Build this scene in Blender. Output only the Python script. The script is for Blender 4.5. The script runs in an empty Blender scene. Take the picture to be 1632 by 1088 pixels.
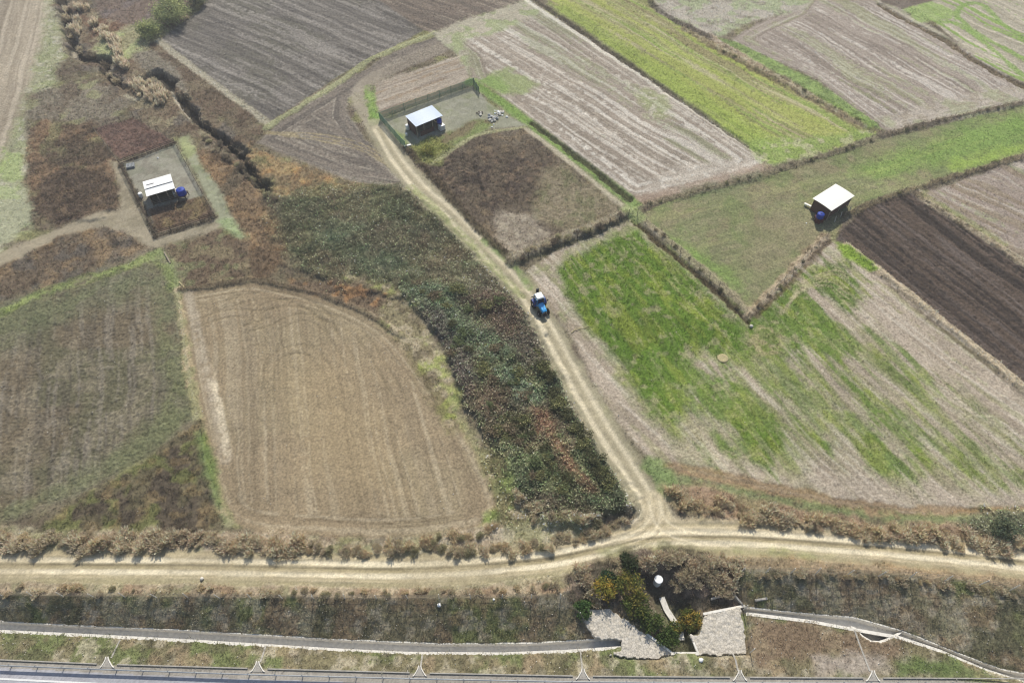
import bpy, math, random
import numpy as np
from mathutils import Matrix, Vector

# ------------------------------------------------------------------ camera, sky, sun, exposure
S = bpy.context.scene
COL = S.collection
PITCH = math.radians(53.0)
CAM_H = 82.5
FPX = 1088.0
cam = bpy.data.cameras.new("camera"); cam.lens = 24.0; cam.sensor_width = 36.0
cam.clip_start = 0.5; cam.clip_end = 12000
camo = bpy.data.objects.new("camera", cam); COL.objects.link(camo)
camo.location = (0, 0, CAM_H); camo.rotation_euler = (math.pi/2 - PITCH, 0, 0)
S.camera = camo
SUN_EL = math.radians(44); SUN_AZ = math.radians(4)      # azimuth from +Y towards +X
w = bpy.data.worlds.new("World"); S.world = w; w.use_nodes = True
nt = w.node_tree; bg = nt.nodes["Background"]
sky = nt.nodes.new("ShaderNodeTexSky"); sky.sky_type = 'NISHITA'; sky.sun_disc = False
sky.sun_elevation = SUN_EL; sky.sun_rotation = SUN_AZ; sky.air_density = 1.2; sky.dust_density = 1.5
nt.links.new(sky.outputs[0], bg.inputs[0]); bg.inputs[1].default_value = 0.11
sl = bpy.data.lights.new("sun", 'SUN'); sl.energy = 4.5; sl.angle = math.radians(0.6); sl.color = (1.0, 0.94, 0.83)
so = bpy.data.objects.new("sun", sl); COL.objects.link(so)
sd_ = Vector((math.sin(SUN_AZ)*math.cos(SUN_EL), math.cos(SUN_AZ)*math.cos(SUN_EL), math.sin(SUN_EL)))
so.rotation_euler = sd_.to_track_quat('Z', 'Y').to_euler(); so.location = (0, 60, 120)
S.view_settings.view_transform = 'Standard'; S.view_settings.look = 'None'
S.view_settings.gamma = 1.0; S.view_settings.exposure = 0.0
S.render.engine = 'CYCLES'
S.cycles.filter_width = 1.2
S.cycles.max_bounces = 5; S.cycles.diffuse_bounces = 2; S.cycles.glossy_bounces = 2
S.cycles.transmission_bounces = 3; S.cycles.transparent_max_bounces = 4

rng = np.random.default_rng(7); random.seed(7)
sp, cp = math.sin(PITCH), math.cos(PITCH)

# ------------------------------------------------------------------ helpers: survey points, colours, noise
def U(px, py, z=0.0):
    dx = (px-816)/FPX; dy = (544-py)/FPX
    d = np.array([dx, cp+dy*sp, -sp+dy*cp]); t = (z-CAM_H)/d[2]
    return np.array([0, 0, CAM_H]) + t*d
def W(pts, z=0.0):
    return np.array([U(p[0], p[1], z)[:2] for p in pts])
def lin(c):
    c = np.asarray(c, float)/255.0
    return np.where(c <= 0.04045, c/12.92, ((c+0.055)/1.055)**2.4)
def smooth(pts, n=6):
    p = np.asarray(pts, float)
    if len(p) < 3: return p
    q = np.vstack([2*p[0]-p[1], p, 2*p[-1]-p[-2]]); out = []
    for i in range(1, len(q)-2):
        for t in np.linspace(0, 1, n, endpoint=False):
            a, b, c, d = q[i-1], q[i], q[i+1], q[i+2]
            out.append(0.5*((2*b)+(c-a)*t+(2*a-5*b+4*c-d)*t*t+(3*b-a-3*c+d)*t**3))
    out.append(p[-1]); return np.array(out)
def h2(ix, iy, seed):
    h = (ix.astype(np.int64)*374761393 + iy.astype(np.int64)*668265263 + seed*974634749) & 0xffffffff
    h = ((h ^ (h >> 13))*1274126177) & 0xffffffff
    h = h ^ (h >> 16)
    return (h & 0xffff)/65535.0
def vn(x, y, seed=0):
    ix = np.floor(x); iy = np.floor(y); fx = x-ix; fy = y-iy
    fx = fx*fx*(3-2*fx); fy = fy*fy*(3-2*fy)
    a = h2(ix, iy, seed); b = h2(ix+1, iy, seed); c = h2(ix, iy+1, seed); d = h2(ix+1, iy+1, seed)
    return (a*(1-fx)+b*fx)*(1-fy) + (c*(1-fx)+d*fx)*fy
def fbm(x, y, seed=0, o=3, g=0.5):
    s = 0; a = 1; t = 0
    for k in range(o):
        s = s + a*vn(x*2**k+17.3*k, y*2**k-9.1*k, seed+k); t += a; a *= g
    return s/t
def ss(a, b, x):
    t = np.clip((x-a)/(b-a), 0, 1); return t*t*(3-2*t)

# ------------------------------------------------------------------ terrain grid (world axes, reaches the horizon)
fx = np.arange(-138, 138.01, 0.165)
ox = np.array([150, 175, 220, 320, 600, 1400, 4000.0])
xs = np.concatenate([-ox[::-1], fx, ox])
fy_ = [8.0]
while fy_[-1] < 184: fy_.append(fy_[-1] + 0.115 + 0.0010*fy_[-1])
ys = np.concatenate([[-4000, -1400, -500, -150, -40, -8, 2], fy_, [190, 200, 220, 260, 340, 600, 1400, 4000.0]])
X, Y = np.meshgrid(xs, ys)
NY, NX = X.shape
N1 = fbm(X/9, Y/9, 1, 3); N2 = fbm(X/2.4, Y/2.4, 5, 3); N3 = fbm(X/0.7, Y/0.7, 9, 2); N4 = fbm(X/28, Y/28, 14, 2)
WH = rng.random(X.shape)
C = np.zeros((NY, NX, 3)); Z = np.zeros((NY, NX)); R = np.zeros((NY, NX), np.int16)
DT = np.zeros((NY, NX)); HT = np.full((NY, NX), 0.3); BR = np.zeros((NY, NX)); CL = np.full((NY, NX), 0.02)
GR = np.full((NY, NX), 0.25)

def win(p, m=3.0):
    x0, y0 = p.min(0)-m; x1, y1 = p.max(0)+m
    i0, i1 = np.searchsorted(ys, [y0, y1]); j0, j1 = np.searchsorted(xs, [x0, x1])
    return slice(max(i0-1, 0), min(i1+1, NY)), slice(max(j0-1, 0), min(j1+1, NX))
def sdf(p, x, y):
    n = len(p); d = np.full(x.shape, 1e9); s = np.zeros(x.shape, bool)
    for i in range(n):
        ax, ay = p[i]; bx, by = p[(i+1) % n]
        ex, ey = bx-ax, by-ay; wx, wy = x-ax, y-ay
        t = np.clip((wx*ex+wy*ey)/max(ex*ex+ey*ey, 1e-9), 0, 1)
        d = np.minimum(d, (wx-ex*t)**2+(wy-ey*t)**2)
        c = ((ay <= y) & (by > y)) | ((by <= y) & (ay > y))
        if abs(ey) > 1e-9: s ^= c & (x < ax + (y-ay)/ey*ex)
    d = np.sqrt(d); return np.where(s, d, -d)
def pdist(p, x, y):
    d = np.full(x.shape, 1e9)
    for i in range(len(p)-1):
        ax, ay = p[i]; ex, ey = p[i+1]-p[i]; wx, wy = x-ax, y-ay
        t = np.clip((wx*ex+wy*ey)/max(ex*ex+ey*ey, 1e-9), 0, 1)
        d = np.minimum(d, (wx-ex*t)**2+(wy-ey*t)**2)
    return np.sqrt(d)
def setv(A, sl, m, v):
    A[sl] = A[sl]*(1-m) + v*m
def setc(sl, m, c):
    c = np.asarray(c); c = c if c.ndim > 1 else c[None, None, :]
    C[sl] = C[sl]*(1-m[..., None]) + c*m[..., None]

REGIONS = {0: ("ground", "rough weedy ground between the fields", "ground")}
def region(name, label, cat):
    k = len(REGIONS); REGIONS[k] = (name, label, cat); return k

def area(pts, col, edge=0.4, noise=0.6, z=0.0, reg=None, amt=1.0, mottle=None, streak=None, dens=None, hgt=None,
         clod=None, bram=None, sm=False, rough=None, grain=None, curve=0, furrow=None, head=0, es=0):
    """paint a ground patch: base colour, mottles (colour, amount, metres, low, high), row streaks
    (p, q, [(colour, amount, across, along, low, high)]) and its vegetation."""
    pp = smooth(list(pts)+[pts[0]], 5)[:-1] if sm else np.asarray(pts, float)
    p = W(pp, z); sl = win(p, edge+noise+1)
    x, y = X[sl], Y[sl]; d = sdf(p, x, y)
    nn = (N2[sl]-0.5)*1.3 + (N3[sl]-0.5)*0.7 + (N1[sl]-0.5)*0.8
    dd = d + nn*noise*2
    if es and streak:
        q0, q1 = W(streak[:2]); u = (q1-q0)/np.linalg.norm(q1-q0); al = x*u[0]+y*u[1]; ac = -x*u[1]+y*u[0]
        dd = dd + es*((vn(ac/.8, al/7, 3)-.5)*1.2 + (vn(ac/.35, al/3.5, 4)-.5)*.8 + (vn(ac/2.2, al/14, 6)-.5))
    m = ss(-edge, edge, dd)*amt
    c = np.broadcast_to(lin(col), x.shape+(3,)).copy()
    if mottle:
        for k, (mc, a, s, lo, hi) in enumerate(mottle):
            t = ss(lo, hi, fbm(x/s, y/s, 31+7*k+int(abs(p[0, 0])*13), 3))*a
            c = c*(1-t[..., None]) + lin(mc)*t[..., None]
    if streak:
        a, b, st = streak
        q0, q1 = W([a, b]); u = (q1-q0)/np.linalg.norm(q1-q0); v = np.array([-u[1], u[0]])
        al = x*u[0]+y*u[1]; ac = x*v[0]+y*v[1]
        ac = ac + (N1[sl]-0.5)*1.2*(1+curve) + (N4[sl]-.5)*3
        if head:
            hw = ss(head, head*0.6, d + (N2[sl]-.5)*2)
        for k, (sc, am, wa, wl, lo, hi) in enumerate(st):
            n = vn(ac/wa, al/wl, 71+11*k+len(pts))*0.6 + vn(ac/wa*2.3, al/wl*2, 99+k)*0.4
            if head:
                nh = vn(d/wa, (x*.6-y*.8)/wl, 171+11*k)*0.6 + vn(d/wa*2.3, (x+y)/wl*2, 199+k)*0.4
                n = n*(1-hw)+nh*hw
            t = ss(lo, hi, n + (N3[sl]-.5)*0.25)*am
            c = c*(1-t[..., None]) + lin(sc)*t[..., None]
        if furrow:
            per, amp = furrow
            f = np.sin(2*math.pi*(ac+(N2[sl]-.5)*.3)/per)*amp
            if head: f = f*(1-hw) + hw*np.sin(2*math.pi*d/per)*amp
            Z[sl] += f*m*(0.5+N2[sl])
    setc(sl, m, c)
    mm = ss(-edge*.6, edge*.6, dd)
    if reg is not None: R[sl][dd > 0] = reg
    for A, v in ((DT, dens), (HT, hgt), (CL, clod), (BR, bram), (GR, grain)):
        if v is not None: setv(A, sl, mm, v)
    if rough:
        amp, s = rough; Z[sl] += mm*amp*(fbm(x/s, y/s, 55, 3)-0.35)
    return p

def line(pts, width, col, amt=1.0, edge=0.3, noise=0.3, z=0.0, reg=None, dz=0.0, dens=None, hgt=None, sm=True,
         breakup=0.0, clod=None, bram=None, grain=None, mottle=None, wz=None):
    p = W(smooth(pts) if sm else pts, z); sl = win(p, width+edge+1)
    x, y = X[sl], Y[sl]; d = pdist(p, x, y) + ((N2[sl]-.5)+(N3[sl]-.5)*.6)*2*noise
    m = ss(width/2+edge/2, width/2-edge/2, d)
    if breakup: m = m*ss(breakup-.15, breakup+.15, N2[sl]*.5+N3[sl]*.3+N1[sl]*.2)
    if col is not None:
        c = np.broadcast_to(lin(col), x.shape+(3,)).copy()
        if mottle:
            for k, (mc, a, s, lo, hi) in enumerate(mottle):
                t = ss(lo, hi, fbm(x/s, y/s, 41+7*k, 3))*a
                c = c*(1-t[..., None]) + lin(mc)*t[..., None]
        setc(sl, m*amt, c)
    if reg is not None: R[sl][m > 0.5] = reg
    for A, v in ((DT, dens), (HT, hgt), (CL, clod), (BR, bram), (GR, grain)):
        if v is not None: setv(A, sl, m, v)
    if dz:
        ww = wz or width
        Z[sl] += dz*ss(ww/2+.25, ww/2-.25 if ww < 1.2 else ww*0.2, d)
    return p

# ------------------------------------------------------------------ land form: cutting slope, drain, road shelf
ZT, ZH = -1.9, -0.9
PROFILE = [  # (pixel polyline, z)
    ([(-400, 936), (0, 947), (300, 950), (600, 952), (800, 952), (900, 945), (940, 925), (1000, 893), (1060, 884), (1120, 890),
      (1180, 905), (1300, 912), (1450, 917), (1560, 927), (1632, 938), (2000, 990)], -0.1),
    ([(-400, 972), (0, 990), (100, 996), (270, 1003), (540, 1019), (700, 1026), (850, 1025), (940, 1019), (990, 1015), (1050, 1000), (1110, 982),
      (1190, 968), (1290, 978), (1360, 984), (1440, 1006), (1540, 1046), (1600, 1068), (1700, 1085), (2000, 1110)], ZT),
    ([(-400, 986), (0, 1004), (150, 1011), (300, 1019), (544, 1034), (650, 1039), (800, 1040), (900, 1036), (990, 1030), (1050, 1020), (1110, 1000),
      (1190, 976), (1290, 988), (1360, 1001), (1430, 1013), (1500, 1036), (1570, 1066), (1640, 1088), (1720, 1100), (2000, 1125)], ZT),
    ([(-400, 1030), (0, 1052), (165, 1059), (410, 1066), (668, 1073), (928, 1077), (1180, 1078), (1500, 1080), (1640, 1096), (1720, 1108), (2000, 1134)], ZH)]
PL = []
for pts, z in PROFILE:
    p = W(pts, z); o = np.argsort(p[:, 0]); PL.append((np.interp(xs, p[o, 0], p[o, 1]), z))
for j in range(NX):
    yy = [PL[3][0][j]-400] + [PL[k][0][j] for k in (3, 2, 1, 0)] + [PL[0][0][j]+400]
    yy = np.maximum.accumulate(np.array(yy)+np.arange(6)*1e-3)
    Z[:, j] = np.interp(ys, yy, [ZH, ZH, ZT, ZT, -0.05, 0.0])
SLOPE = (Y < PL[0][0][None, :]) & (Y > PL[3][0][None, :])

# ------------------------------------------------------------------ ground cover colours
BROWN, BURG, RUST, STRAW, PALE, GREEN, YGREEN, DKGREEN = (112, 98, 80), (92, 74, 66), (132, 102, 76), (176, 158, 126), (158, 152, 122), (104, 124, 58), (138, 144, 72), (76, 86, 56)
m_ = ss(.35, .65, N1)[..., None]
C[:] = lin((122,111,90))*m_ + lin((108,99,74))*(1-m_)
t_ = (ss(.5, .72, N2)*.5)[..., None]; C[:] = C*(1-t_)+lin(BURG)*t_
t_ = (ss(.6, .75, fbm(X/5, Y/5, 61))*.5)[..., None]; C[:] = C*(1-t_)+lin(YGREEN)*t_
DT[:] = 5; HT[:] = .3; CL[:] = 0.05
Z += (N2-.5)*.25*(1-SLOPE)

r_tilled = region("tilled_field", "pale tan tilled field in the top left corner", "field")
r_grey = region("ploughed_field", "dark grey ploughed field above the fenced shed yards, top of the photo", "field")
r_greyb = region("ploughed_field", "small dark brown ploughed strip at the top edge beside the grey field", "field")
r_curve = region("ploughed_field", "grey ploughed field with curved rows left of the green netting fence", "field")
r_wedge = region("fallow_field", "pinkish tan fallow wedge just above the green netting fence", "field")
r_weedlot = region("fallow_field", "dark brown weedy fallow plot beside the farm track below the netted yard", "field")
r_stub = region("stubble_field", "pale pinkish stubble field with long straw rows, their sheen painted white", "field")
r_yellow = region("stubble_field", "yellow green strip of sprouting stubble at the top centre", "field")
r_stub2 = region("stubble_field", "pinkish grey stubble field in the upper right with curved headland", "field")
r_stub3 = region("stubble_field", "pale field with green curving rows in the top right corner", "field")
r_pasture = region("pasture", "green grass pasture around the white roofed shed on the right", "pasture")
r_dark = region("ploughed_field", "darkest brown freshly ploughed field right of the brown walled shed", "field")
r_pink = region("fallow_field", "pinkish brown fallow field at the right edge of the photo", "field")
r_crop = region("crop_field", "large field of patchy bright green sprouts and pale stubble right of the farm track", "field")
r_tan = region("harrowed_field", "smooth tan harrowed field with rounded far end", "field")
r_left = region("tilled_field", "greyish brown tilled field with green tinge at the left edge", "field")
r_yard1 = region("yard", "grey gravel yard around the left shed with the blue tank", "yard")
r_yard2 = region("yard", "gravel yard behind the green netting fence", "yard")
r_road = region("dirt_road", "pale sandy dirt road running across the bottom of the photo", "road")
r_track = region("farm_track", "pale farm track with wheel ruts that the tractor drives on", "track")
r_path = region("path", "grey green dirt path leading to the left shed yard", "path")
r_slope = region("embankment_slope", "grassy cutting slope between the dirt road and the highway", "slope")
r_verge = region("grass_verge", "grassy verge between the concrete drain and the highway", "verge")
r_hwy = region("highway", "grey asphalt highway at the bottom left corner", "road")
r_shoulder = region("highway_shoulder", "pale gravel strip under the guardrail", "shoulder")
r_stream = region("stream_bed", "dark winding stream gully between brown banks at the upper left", "stream")
r_thick = region("thicket_ground", "ground below the bramble thicket along the farm track", "ground")

# --- upper left
area([(0,-40),(88,-40),(85,0),(73,60),(57,130),(37,190),(12,250),(-10,300),(-120,330),(-200,-40)], (160,148,128), .5, .3, reg=r_tilled, dens=.4, hgt=.12, clod=.03, grain=.15,
     streak=((60,40),(15,220),[((182,170,150),.6,.9,30,.5,.7),((132,120,102),.55,.7,26,.5,.68),((120,108,92),.5,2.2,60,.55,.7)]))
line([(90,-20),(88,50),(70,120),(45,200),(22,260),(5,330),(-30,420)], 5.5, (150,152,118), .75, 2.5, 1.2, dens=4, hgt=.25, mottle=[((146,156,106),.7,2.5,.45,.6),((190,185,165),.6,1.2,.55,.7)])
area([(5,235),(32,245),(34,285),(10,292),(0,270)], (146,160,100), .8, 1.0, dens=5, hgt=.2)
area([(-20,290),(40,300),(70,340),(30,375),(-20,390)], (150,152,120), 1.2, 1, mottle=[((146,158,104),.8,3,.45,.6)], dens=4, hgt=.22)
area([(80,-20),(330,-20),(250,60),(330,150),(400,230),(330,230),(200,190),(110,80)], (120,105,82), 1.5, 1, mottle=[((102,83,64),.8,5,.4,.6),((140,132,100),.6,3,.5,.65),((96,92,88),.6,4,.5,.65)], dens=5, hgt=.35)
area([(150,-20),(330,-20),(262,40),(200,50),(150,20)], (110,98,94), 1, .8, mottle=[((116,97,82),.7,4,.4,.6)], dens=4)
area([(120,20),(200,40),(235,75),(215,100),(160,70)], (116,89,68), 1, .8, mottle=[((150,140,112),.6,2,.5,.65)], dens=5, hgt=.35)
area([(165,60),(245,30),(262,50),(235,85),(190,100),(150,80)], (140,136,100), 1.2, 1, mottle=[((152,164,104),.7,2.5,.5,.65)], dens=4)
area([(40,150),(150,120),(215,160),(190,205),(150,215),(60,260),(40,215)], (124,115,98), 1.5, 1, mottle=[((102,87,68),.7,4,.42,.6),((136,136,92),.7,3,.5,.65)], dens=5, hgt=.35)
area([(50,190),(150,195),(190,250),(195,330),(150,350),(60,355),(45,290)], (108,89,68), 1, 1, mottle=[((134,107,76),.7,4,.45,.62),((128,128,84),.55,3,.55,.68),((88,75,60),.8,6,.45,.6)], dens=6, hgt=.4, rough=(.5,5))
area([(70,285),(120,262),(180,285),(190,320),(170,345),(90,362),(62,340)], (92,77,62), .6, .6, mottle=[((116,95,70),.6,1.5,.5,.65)], dens=7, hgt=.4, rough=(.7,4))
area([(235,70),(252,66),(345,140),(425,200),(420,216),(385,215),(310,160),(260,115)], (106,89,70), .6, .5, mottle=[((124,112,86),.6,3,.45,.62),((88,75,58),.7,3,.5,.65)], dens=5, hgt=.3)
area([(205,85),(245,78),(290,120),(300,150),(262,125),(225,110)], (124,116,100), .8, .6, dens=4)
# plots round the left shed
area([(150,206),(213,186),(280,227),(190,254)], (112,86,74), .3, .25, mottle=[((96,76,68),.6,2,.45,.6)], dens=7, hgt=.3)
area([(350,240),(440,330),(470,400),(420,450),(390,450),(380,380),(340,300),(300,235)], (120,99,72), 1, 1, mottle=[((144,115,76),.7,3,.45,.62),((96,79,60),.7,4,.45,.6)], dens=6, hgt=.4, rough=(.5,3))
area([(395,232),(470,262),(560,290),(640,300),(620,320),(500,330),(430,310),(400,265)], (150,126,82), 1, .9, mottle=[((178,132,66),.6,2,.5,.65),((110,112,70),.7,3,.45,.6),((102,90,70),.6,3,.5,.65)], dens=6, hgt=.4)
# fields
GREYS = [((140,134,126),.65,.55,14,.52,.68),((84,80,76),.7,.6,12,.5,.66),((150,144,136),.5,1.4,30,.58,.72)]
area([(255,64),(322,12),(345,-30),(590,-30),(640,18),(674,50),(545,118),(428,196)], (110,105,98), .3, .25, reg=r_grey, dens=.6, hgt=.15, clod=.09, grain=.35,
     streak=((430,20),(640,105),GREYS), mottle=[((96,94,80),.5,9,.45,.6)])
line([(252,64),(310,110),(428,196)], 1.6, (165,158,136), .8, .6, .4, dens=4, hgt=.25)
area([(560,-30),(800,-30),(835,2),(692,52),(674,49)], (116,104,92), .3, .3, reg=r_greyb, dens=.8, clod=.07, grain=.3, streak=((600,0),(680,30),[((150,138,122),.6,.7,16,.5,.66),((88,80,72),.7,.7,14,.5,.66)]))
line([(566,-5),(672,48)], .8, (84,80,74), .7, .4, .3)
area([(428,206),(545,133),(620,86),(700,56),(722,78),(600,128),(556,156),(553,182),(585,225),(632,262),(664,296),(640,302),(560,288),(480,255),(408,228)], (122,113,102), .4, .3, reg=r_curve, dens=.6, hgt=.15, clod=.08, grain=.3,
     streak=((440,215),(620,290),[((152,144,130),.65,.6,14,.5,.66),((90,84,78),.65,.6,12,.5,.66)]), curve=2, head=5)
for o in (0,5,11): line([(425,212-o*.2),(520,226-o),(585,244-o),(640,280-o),(668,302-o)], .45, (160,146,108), .6, .3, .3)
line([(425,203),(545,128),(592,94),(692,53)], 1.5, (150,152,106), .85, .5, .3, dens=5, hgt=.25, dz=.15)
area([(600,130),(735,88),(752,128),(607,186),(592,165)], (158,146,130), .5, .3, reg=r_wedge, dens=1.5, hgt=.15, clod=.04, streak=((600,165),(740,112),[((182,170,154),.6,.8,14,.5,.68),((144,123,96),.7,1.2,18,.52,.7),((120,108,96),.6,.6,12,.55,.7)]))
line([(600,120),(575,140),(575,165),(590,192),(606,215)], 3.2, (160,150,132), .8, 1, .4, reg=r_track, dens=.8, clod=.03)
line([(715,70),(640,102),(592,128)], 4, (140,130,114), .6, 1.5, .5)
line([(588,140),(592,165),(598,195)], 2.2, (128,156,72), .9, .7, .5, dens=7, hgt=.25, breakup=.4)
area([(594,176),(606,182),(606,200),(596,202)], (118,150,68), .6, .5, dens=8, hgt=.25)
# stubble field: white streaks paint the backlit sheen on the straw rows
area([(690,55),(722,40),(835,3),(868,18),(1215,248),(1218,268),(1160,292),(1015,322),(990,312),(748,128),(738,95)], (148,136,122), .4, .3, reg=r_stub, dens=1.5, hgt=.13, clod=.04, grain=.25,
     streak=((770,90),(1080,290),[((122,112,98),.6,1.0,26,.5,.68),((196,189,177),.8,.5,26,.54,.68),((206,200,188),.7,1.5,60,.6,.72),((172,162,148),.5,.35,18,.5,.66),((120,130,84),.45,3.2,30,.58,.72)]), head=6)
area([(690,50),(838,0),(862,22),(800,50),(740,62),(745,110),(720,75)], (170,162,142), 1, .8, amt=.75, mottle=[((140,156,98),.8,2.5,.45,.6)], dens=2)
area([(770,118),(810,108),(860,135),(830,150),(800,150)], (136,150,92), 1, .9, amt=.8, dens=4)
area([(752,125),(800,120),(805,145),(770,140)], (130,152,84), 1, .9, dens=5)
area([(1000,130),(1060,150),(1075,190),(1040,190)], (140,150,96), 1, 1, amt=.6, mottle=[((205,196,182),.6,1,.5,.7)])
area([(1080,262),(1215,252),(1218,270),(1160,292),(1040,315),(1025,295)], (176,166,152), 1, .6, amt=.7, mottle=[((206,200,188),.7,1.2,.5,.65)], dens=2)
line([(1010,322),(1100,300),(1216,268)], 3, (150,126,106), .6, 1.2, .4)
line([(852,10),(868,20),(1215,248)], 1.3, (212,206,190), .75, .5, .3, dens=3, hgt=.15)
line([(862,8),(884,22),(1222,252)], 1.1, (86,78,62), .85, .5, .3, dens=7, hgt=.4, dz=-.25)
area([(875,5),(870,-30),(1032,-30),(1045,20),(1128,62),(1392,200),(1400,212),(1330,240),(1222,262),(1215,245)], (150,148,96), .4, .3, reg=r_yellow, dens=3, hgt=.18, grain=.25,
     streak=((900,10),(1250,220),[((134,154,68),.85,1.1,28,.45,.62),((182,170,138),.7,.7,20,.54,.7),((126,111,82),.5,1.4,26,.58,.72),((156,166,72),.7,2.2,40,.52,.66)]))
area([(870,5),(905,10),(1240,225),(1225,250),(1205,238)], (140,158,64), .7, .4, amt=.75, dens=4, hgt=.2)
area([(1190,225),(1330,215),(1390,205),(1405,216),(1300,248),(1222,266)], (136,158,78), 1, .8, amt=.8, mottle=[((186,176,150),.6,1.5,.5,.64)], dens=4)
line([(1100,45),(1180,92),(1290,148),(1385,198)], 4.2, (150,130,108), .8, 1, .7, dens=4, hgt=.3, mottle=[((100,88,68),.8,1.2,.48,.62),((184,172,150),.7,.9,.55,.7)], dz=.4)
line([(1128,72),(1200,112),(1300,165),(1370,205)], .9, (100,83,56), .6, .5, .4, breakup=.45)
area([(1135,58),(1170,66),(1300,128),(1400,192),(1408,206),(1385,205),(1280,142)], (126,150,72), .6, .5, mottle=[((104,124,62),.7,2,.5,.62)], dens=6, hgt=.25, grain=.3)
area([(1165,62),(1205,40),(1262,14),(1310,-40),(1395,-30),(1420,5),(1630,128),(1650,160),(1420,210),(1405,205),(1300,125)], (154,142,130), .4, .3, reg=r_stub2, dens=1.5, hgt=.13, clod=.05, grain=.25,
     streak=((1250,50),(1440,170),[((122,110,98),.65,.8,20,.48,.66),((190,182,171),.8,.5,22,.54,.69),((136,142,96),.5,2.6,30,.55,.7)]), head=5, curve=1)
area([(1395,188),(1560,145),(1640,135),(1650,165),(1425,210)], (172,162,148), 1, .5, amt=.75, mottle=[((140,150,100),.6,3,.5,.65),((144,132,110),.6,1.4,.5,.65)])
area([(1410,-30),(1800,-30),(1800,180),(1650,140),(1560,95)], (164,156,136), .4, .3, reg=r_stub3, dens=1.5, hgt=.15, streak=((1480,60),(1630,140),[((196,186,166),.7,.8,24,.5,.68),((138,130,108),.6,.8,18,.5,.66),((128,156,70),.9,1.6,40,.6,.7)]), curve=2)
area([(1440,10),(1480,0),(1530,20),(1500,35),(1455,35)], (140,166,84), .8, .8, amt=.8, dens=4)
for q in ([(1525,30),(1528,15),(1545,5),(1570,10),(1600,40),(1640,65)], [(1530,30),(1560,55),(1640,98)], [(1500,35),(1540,45),(1630,120)]):
    line(q, 1.4, (128,158,72), .8, .6, .4, dens=5, hgt=.2)
line([(1405,8),(1440,30),(1500,60),(1560,100),(1640,142)], 1.8, (104,89,60), .85, .7, .4, dens=7, hgt=.4, dz=-.3)
line([(1400,2),(1440,24),(1500,54)], 1.2, (190,180,160), .5, .5, .4)
area([(1385,-30),(1480,-30),(1500,-2),(1440,14),(1405,4)], (106,94,82), .4, .3, dens=.5, clod=.07)
area([(1035,-30),(1310,-30),(1280,16),(1195,34),(1150,58),(1128,58),(1048,18)], (160,152,138), .8, .6, dens=2, mottle=[((140,156,104),.7,3,.45,.62),((126,116,104),.6,2,.55,.68)])
line([(1030,-10),(1052,18),(1130,62)], 1.6, (88,80,70), .8, .7, .4, dens=6, hgt=.4)
# --- middle strip: fallow plot, verge
area([(640,240),(700,245),(770,210),(838,204),(1000,336),(905,375),(822,415),(768,365),(690,290)], (112,100,82), .5, .4, reg=r_weedlot, dens=5, hgt=.3, grain=.35, clod=.08,
     mottle=[((94,81,66),.75,5,.4,.58),((138,119,88),.6,1.6,.5,.66)])
area([(680,255),(860,225),(890,262),(850,330),(800,345),(760,330),(690,285)], (96,84,68), 1.5, 1, amt=.85, mottle=[((74,62,56),.8,2.5,.45,.62),((134,111,86),.6,1,.55,.7)], dens=5, hgt=.32)
area([(862,268),(900,262),(998,335),(905,372),(850,350)], (132,122,92), 1.4, .8, amt=.85, mottle=[((110,116,72),.6,2,.5,.65),((150,136,110),.6,1,.5,.65)], dens=5, hgt=.25)
area([(790,335),(850,345),(880,370),(822,412),(790,385)], (146,134,116), 1, .7, amt=.8, mottle=[((176,164,142),.7,1,.5,.66)], dens=4, hgt=.25)
for k in range(7): line([(700+4*k,258+7*k),(722+4*k,250+6.5*k),(748+3*k,258+7*k),(762+2*k,272+7*k)], .5, (66,58,50), .65, .3, .3, dz=-.15, breakup=.42)
area([(745,128),(775,135),(1012,318),(1022,335),(1000,338),(840,205)], (134,132,96), .5, .4, mottle=[((110,118,70),.6,2,.5,.62)], dens=4, hgt=.22)
line([(750,130),(820,178),(1016,328)], 2.2, (118,148,66), .85, .9, .5, dens=7, hgt=.22)
line([(848,196),(920,250),(1002,316)], 1.3, (72,68,48), .85, .5, .4, dens=6, hgt=.4, dz=-.35)
line([(838,205),(900,252),(998,334)], 1.1, (176,164,140), .8, .5, .3, dens=2, hgt=.15)
# yards
area([(606,190),(754,136),(784,168),(838,200),(772,206),(700,243),(648,234)], (140,140,120), .35, .2, reg=r_yard2, dens=.5, hgt=.1, clod=.025, grain=.2, mottle=[((126,134,92),.6,3,.5,.65),((156,154,138),.6,1.5,.5,.7)])
area([(690,222),(760,188),(800,190),(775,206),(700,243),(655,236)], (122,112,82), .6, .5, mottle=[((112,122,70),.7,2,.5,.62)], dens=4, hgt=.22)
area([(720,225),(770,195),(790,196),(775,208),(722,234)], (126,138,82), .7, .5, dens=5, hgt=.2)
area([(614,200),(640,215),(652,232),(640,230)], (128,146,84), .6, .4, dens=4, hgt=.15)
area([(655,236),(690,218),(722,235),(700,262),(668,258)], (136,140,72), .7, .5, mottle=[((112,118,60),.6,1.4,.5,.62)], dens=9, hgt=.5)
line([(690,260),(722,238),(765,214),(836,203)], .8, (160,160,112), .8, .4, .2, dens=3)
area([(192,260),(280,228),(343,344),(250,373)], (146,143,126), .35, .25, reg=r_yard1, dens=.5, hgt=.1, clod=.025, grain=.2, mottle=[((128,130,106),.6,3,.5,.65),((120,112,98),.5,1.5,.52,.7)])
area([(234,333),(330,312),(344,344),(250,372)], (110,89,68), .3, .25, dens=7, hgt=.35, mottle=[((134,117,76),.7,2,.5,.64)])
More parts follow.
